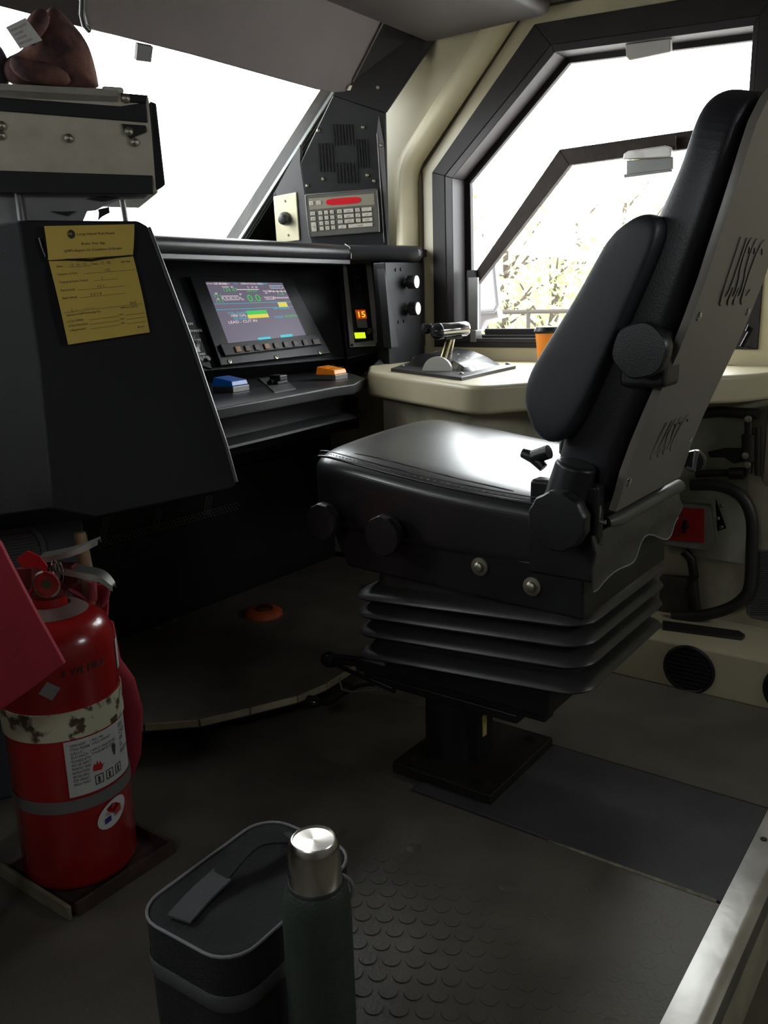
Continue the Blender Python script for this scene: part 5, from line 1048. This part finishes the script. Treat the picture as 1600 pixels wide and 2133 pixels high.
q = MB(); q.loft([bagring(zb_-.004, 1.0), bagring(zb_-.001, .97), bagring(zb_-.0025, .85), bagring(zb_+.001, .5), bagring(zb_+.002, .05)]); q.build('bag_lid', FABL, bag, smooth=50)
q = MB(); q.tube([Vector(p) for p in bagring(zb_, .995)], .0022, 8, closed=True); q.build('piping', PIPE, bag, smooth=60)
fb = FR((0, 0, zb_+.004), (1, 0, 0), (0, 1, 0), (0, 0, 1))
def strap(pts, w_, name, mt, lift):
    path = smoothpath([fb.at(x, y)+Vector((0, 0, l)) for (x, y), l in zip(pts, lift)], 5); rings = []
    for i, p in enumerate(path):
        a_ = path[max(0, i-1)]; c_ = path[min(len(path)-1, i+1)]; d = (c_-a_).normalized(); s_ = d.cross(Vector((0, 0, 1))).normalized()*w_; n_ = s_.cross(d).normalized()*.0016
        rings.append([p+s_+n_, p-s_+n_, p-s_-n_, p+s_-n_])
    q = MB(); q.loft(rings); return q.build(name, mt, bag, smooth=60)
strap([(372, 1915), (420, 1868), (465, 1838)], .018, 'handle_tab', FABG, (.0, .004, .012))
strap([(462, 1840), (530, 1795), (600, 1762)], .014, 'carry_handle', FAB, (.012, .03, .012))
strap([(595, 1760), (618, 1742)], .016, 'handle_tab', FABG, (.01, 0.0))
q = MB(); zr = fb.at(706, 1812)+Vector((0, 0, -.03)); q.tube([zr+Vector((.018*math.cos(a_)*.6, -.018*math.cos(a_)*.8, .022*math.sin(a_))) for a_ in [2*math.pi*i/20 for i in range(20)]], .003, 8, closed=True); q.build('strap_ring', PIPE, bag)
bo = Vector((.6535, .5955, .003)); BH = .31
bot = thing('vacuum_bottle', bo, 'green hammertone vacuum bottle with brushed steel cup standing by the bag', 'bottle')
q = MB(); q.lathe(bo, [(0.037, 0.0), (0.0402, 0.004), (0.0410, 0.014), (0.0410, 0.298), (0.0402, 0.318), (0.0375, 0.332), (0.0350, 0.339), (0.0335, 0.342), (0.001, 0.342)], n=64); q.build('bottle_body', GRN, bot, smooth=50)
q = MB(); q.lathe(bo, [(0.0335, 0.338), (0.0335, 0.343), (0.0318, 0.346), (0.001, 0.346)], n=64); q.build('neck_ring', GRND, bot, smooth=50)
q = MB(); q.lathe(bo, [(0.0310, 0.344), (0.0315, 0.3465), (0.0298, 0.390), (0.0286, 0.3965), (0.0256, 0.4005), (0.0244, 0.400), (0.0238, 0.3988), (0.001, 0.3988)], n=96); q.build('steel_cup', SS, bot, smooth=40)
VB = math.atan2(-bo.y, -bo.x)
def wb(x, y, c): a_ = VB+RD(28)+x/.041; return Vector((bo.x+(.0413+c)*math.cos(a_), bo.y+(.0413+c)*math.sin(a_), y))
q = MB(); q.text('STANLEY', None, -.010, .266, .0080, 0, wrap=wb, sx=.8)
ro = rrect(0, .269, .015, .0075, .003, 4)
for i in range(len(ro)):
    a_, c_ = ro[i], ro[(i+1) % len(ro)]; q.quad(wb(a_[0], a_[1], 0), wb(c_[0], c_[1], 0), wb(c_[0]*.96, .269+(c_[1]-.269)*.9, 0), wb(a_[0]*.96, .269+(a_[1]-.269)*.9, 0))
q.build('bottle_logo', GRND, bot)

# ================================================================ OUTSIDE
q = MB(); q.box(2.9, -40, -1.75, 90, 90, -1.7); q.box(-60, 3.6, -1.75, 2.9, 90, -1.7); q.box(-60, -40, -1.75, -1.1, 3.6, -1.7); q.build('ground', mat('pale_gravel', (.55, .53, .50), .9, noise=.3, nscale=3, bump=.4, bscale=20), kind=S)
TRK = mat('tree_bark', (.12, .09, .08), .9, noise=.4, nscale=8)
LFS = [mat('leaf_a', (.42, .50, .22), .6), mat('leaf_b', (.26, .33, .16), .6), mat('leaf_c', (.50, .56, .26), .6)]
def tree(x, y, h, r, lab, seed, mt, dens=1.0, stems=1):
    rnd = random.Random(seed); t = thing('tree', (x, y, -1.7), lab, 'tree', 'trees beyond the wire fence')
    q = MB()
    for s_ in range(stems):
        ox = rnd.uniform(-.5, .5)*(stems > 1); oy = rnd.uniform(-.7, .7)*(stems > 1)
        q.tube(smoothpath([(x+ox, y+oy, -1.7), (x+ox*1.2+rnd.uniform(-.1, .1), y+oy*1.2, -1.7+h*.3), (x+ox*1.6, y+oy*1.7, -1.7+h*.75)], 5), [.10-.005*k_ for k_ in range(11)], 8)
        for b_ in range(5):
            z = -1.7+h*rnd.uniform(.3, .7); q.tube([(x+ox*1.3, y+oy*1.3, z), (x+rnd.uniform(-r, r)*.8, y+rnd.uniform(-r, r)*.8, z+h*.2)], [.04, .015], 5)
    q.build('trunk', TRK, t)
    q = MB()
    for k_ in range(int(3200*dens)):
        th, ph = rnd.uniform(0, 6.283), math.acos(rnd.uniform(-1, 1)); rr_ = r*rnd.uniform(.35, 1)**.6
        c = Vector((x+rr_*math.sin(ph)*math.cos(th), y+rr_*math.sin(ph)*math.sin(th), -1.7+h*.62+rr_*math.cos(ph)*h*.38/r))
        u = Vector((rnd.gauss(0, 1), rnd.gauss(0, 1), rnd.gauss(0, 1))).normalized()*rnd.uniform(.07, .14); v = u.orthogonal().normalized()*u.length*.6
        q.quad(c-u, c+v*.8, c+u, c-v*.8)
    f = q.build('foliage', mt, t, smooth=0); f['kind'] = 'stuff'; return t
spots = [(15, 8.2, 5.0, 2.0, 'pale leafy tree with several bare stems seen through the side window', 1, 0, 1.2, 4),
         (20.5, 8.4, 6.4, 2.4, 'yellow green tree behind the wire fence, in the middle of the side window', 2, 2, 1.3, 2),
         (24, 14.2, 5.0, 2.2, 'smaller darker tree at the left of the side window view', 3, 1, .9, 2),
         (18, 3.4, 6.0, 2.0, 'pale tree mostly hidden behind the seat back', 4, 2, 1.0, 2)]
for x, y, h, r, lb, sd, mi, dn, st in spots: tree(x, y, h, r, lb, sd, LFS[mi], dn, st)
fn = thing('wire_fence', (11.5, 7, -1.7), 'thin wire fence with top rail beyond the side window', 'fence')
FM = mat('fence_grey', (.045, .038, .035), .8, spec=0.1)
q = MB(); q.tube([(11.5, 0, .82), (11.5, 16, .82)], .03, 8); q.build('top_rail', FM, fn)
for k_ in range(7):
    q = MB(); q.tube([(11.5, 1+k_*2.4, -1.7), (11.5, 1+k_*2.4, .86)], .03, 8); q.build('fence_post', FM, fn)
# exterior mirror
mr = thing('exterior_mirror', un(1000, 620, 'X', 3.2), 'tall white backed exterior mirror outside the side window', 'mirror')
fm = FR((3.2, 0, 0), (0, -1, 0), (0, 0, 1), (-1, 0, 0))
q = MB(); q.prism([fm.at(x, y) for x, y in ((940, 500), (958, 490), (1015, 490), (1024, 500), (1036, 630), (1030, 645), (945, 650), (940, 640))], (.04, 0, 0)); q.build('mirror_shell', mat('white_shell', (.8, .8, .8), .4), mr, bevel=.008)
q = MB(); q.tube([fm.at(x, y, .01) for x, y in ((1006, 489), (1018, 492), (1024, 505), (1032, 590), (1037, 635), (1030, 648), (945, 652))], .009, 8); q.build('mirror_rim', mat('rim_grey', (.10, .10, .12), .5), mr)
q = MB(); q.prism([fm.at(x, y) for x, y in ((945, 655), (1035, 645), (1038, 662), (1010, 668), (1000, 690), (945, 690))], (.05, 0, 0)); q.build('mirror_arm', mat('arm_grey', (.12, .11, .13), .5), mr, bevel=.006)
MB().tube([(2.66, 1.95, .9), fm.at(950, 672)], .015, 10).build('mirror_stay', mat('arm_grey', (.12, .11, .13), .5), mr)
# locomotive body skirt outside so the cab is not a floating shell
print('objects', len(bpy.data.objects))
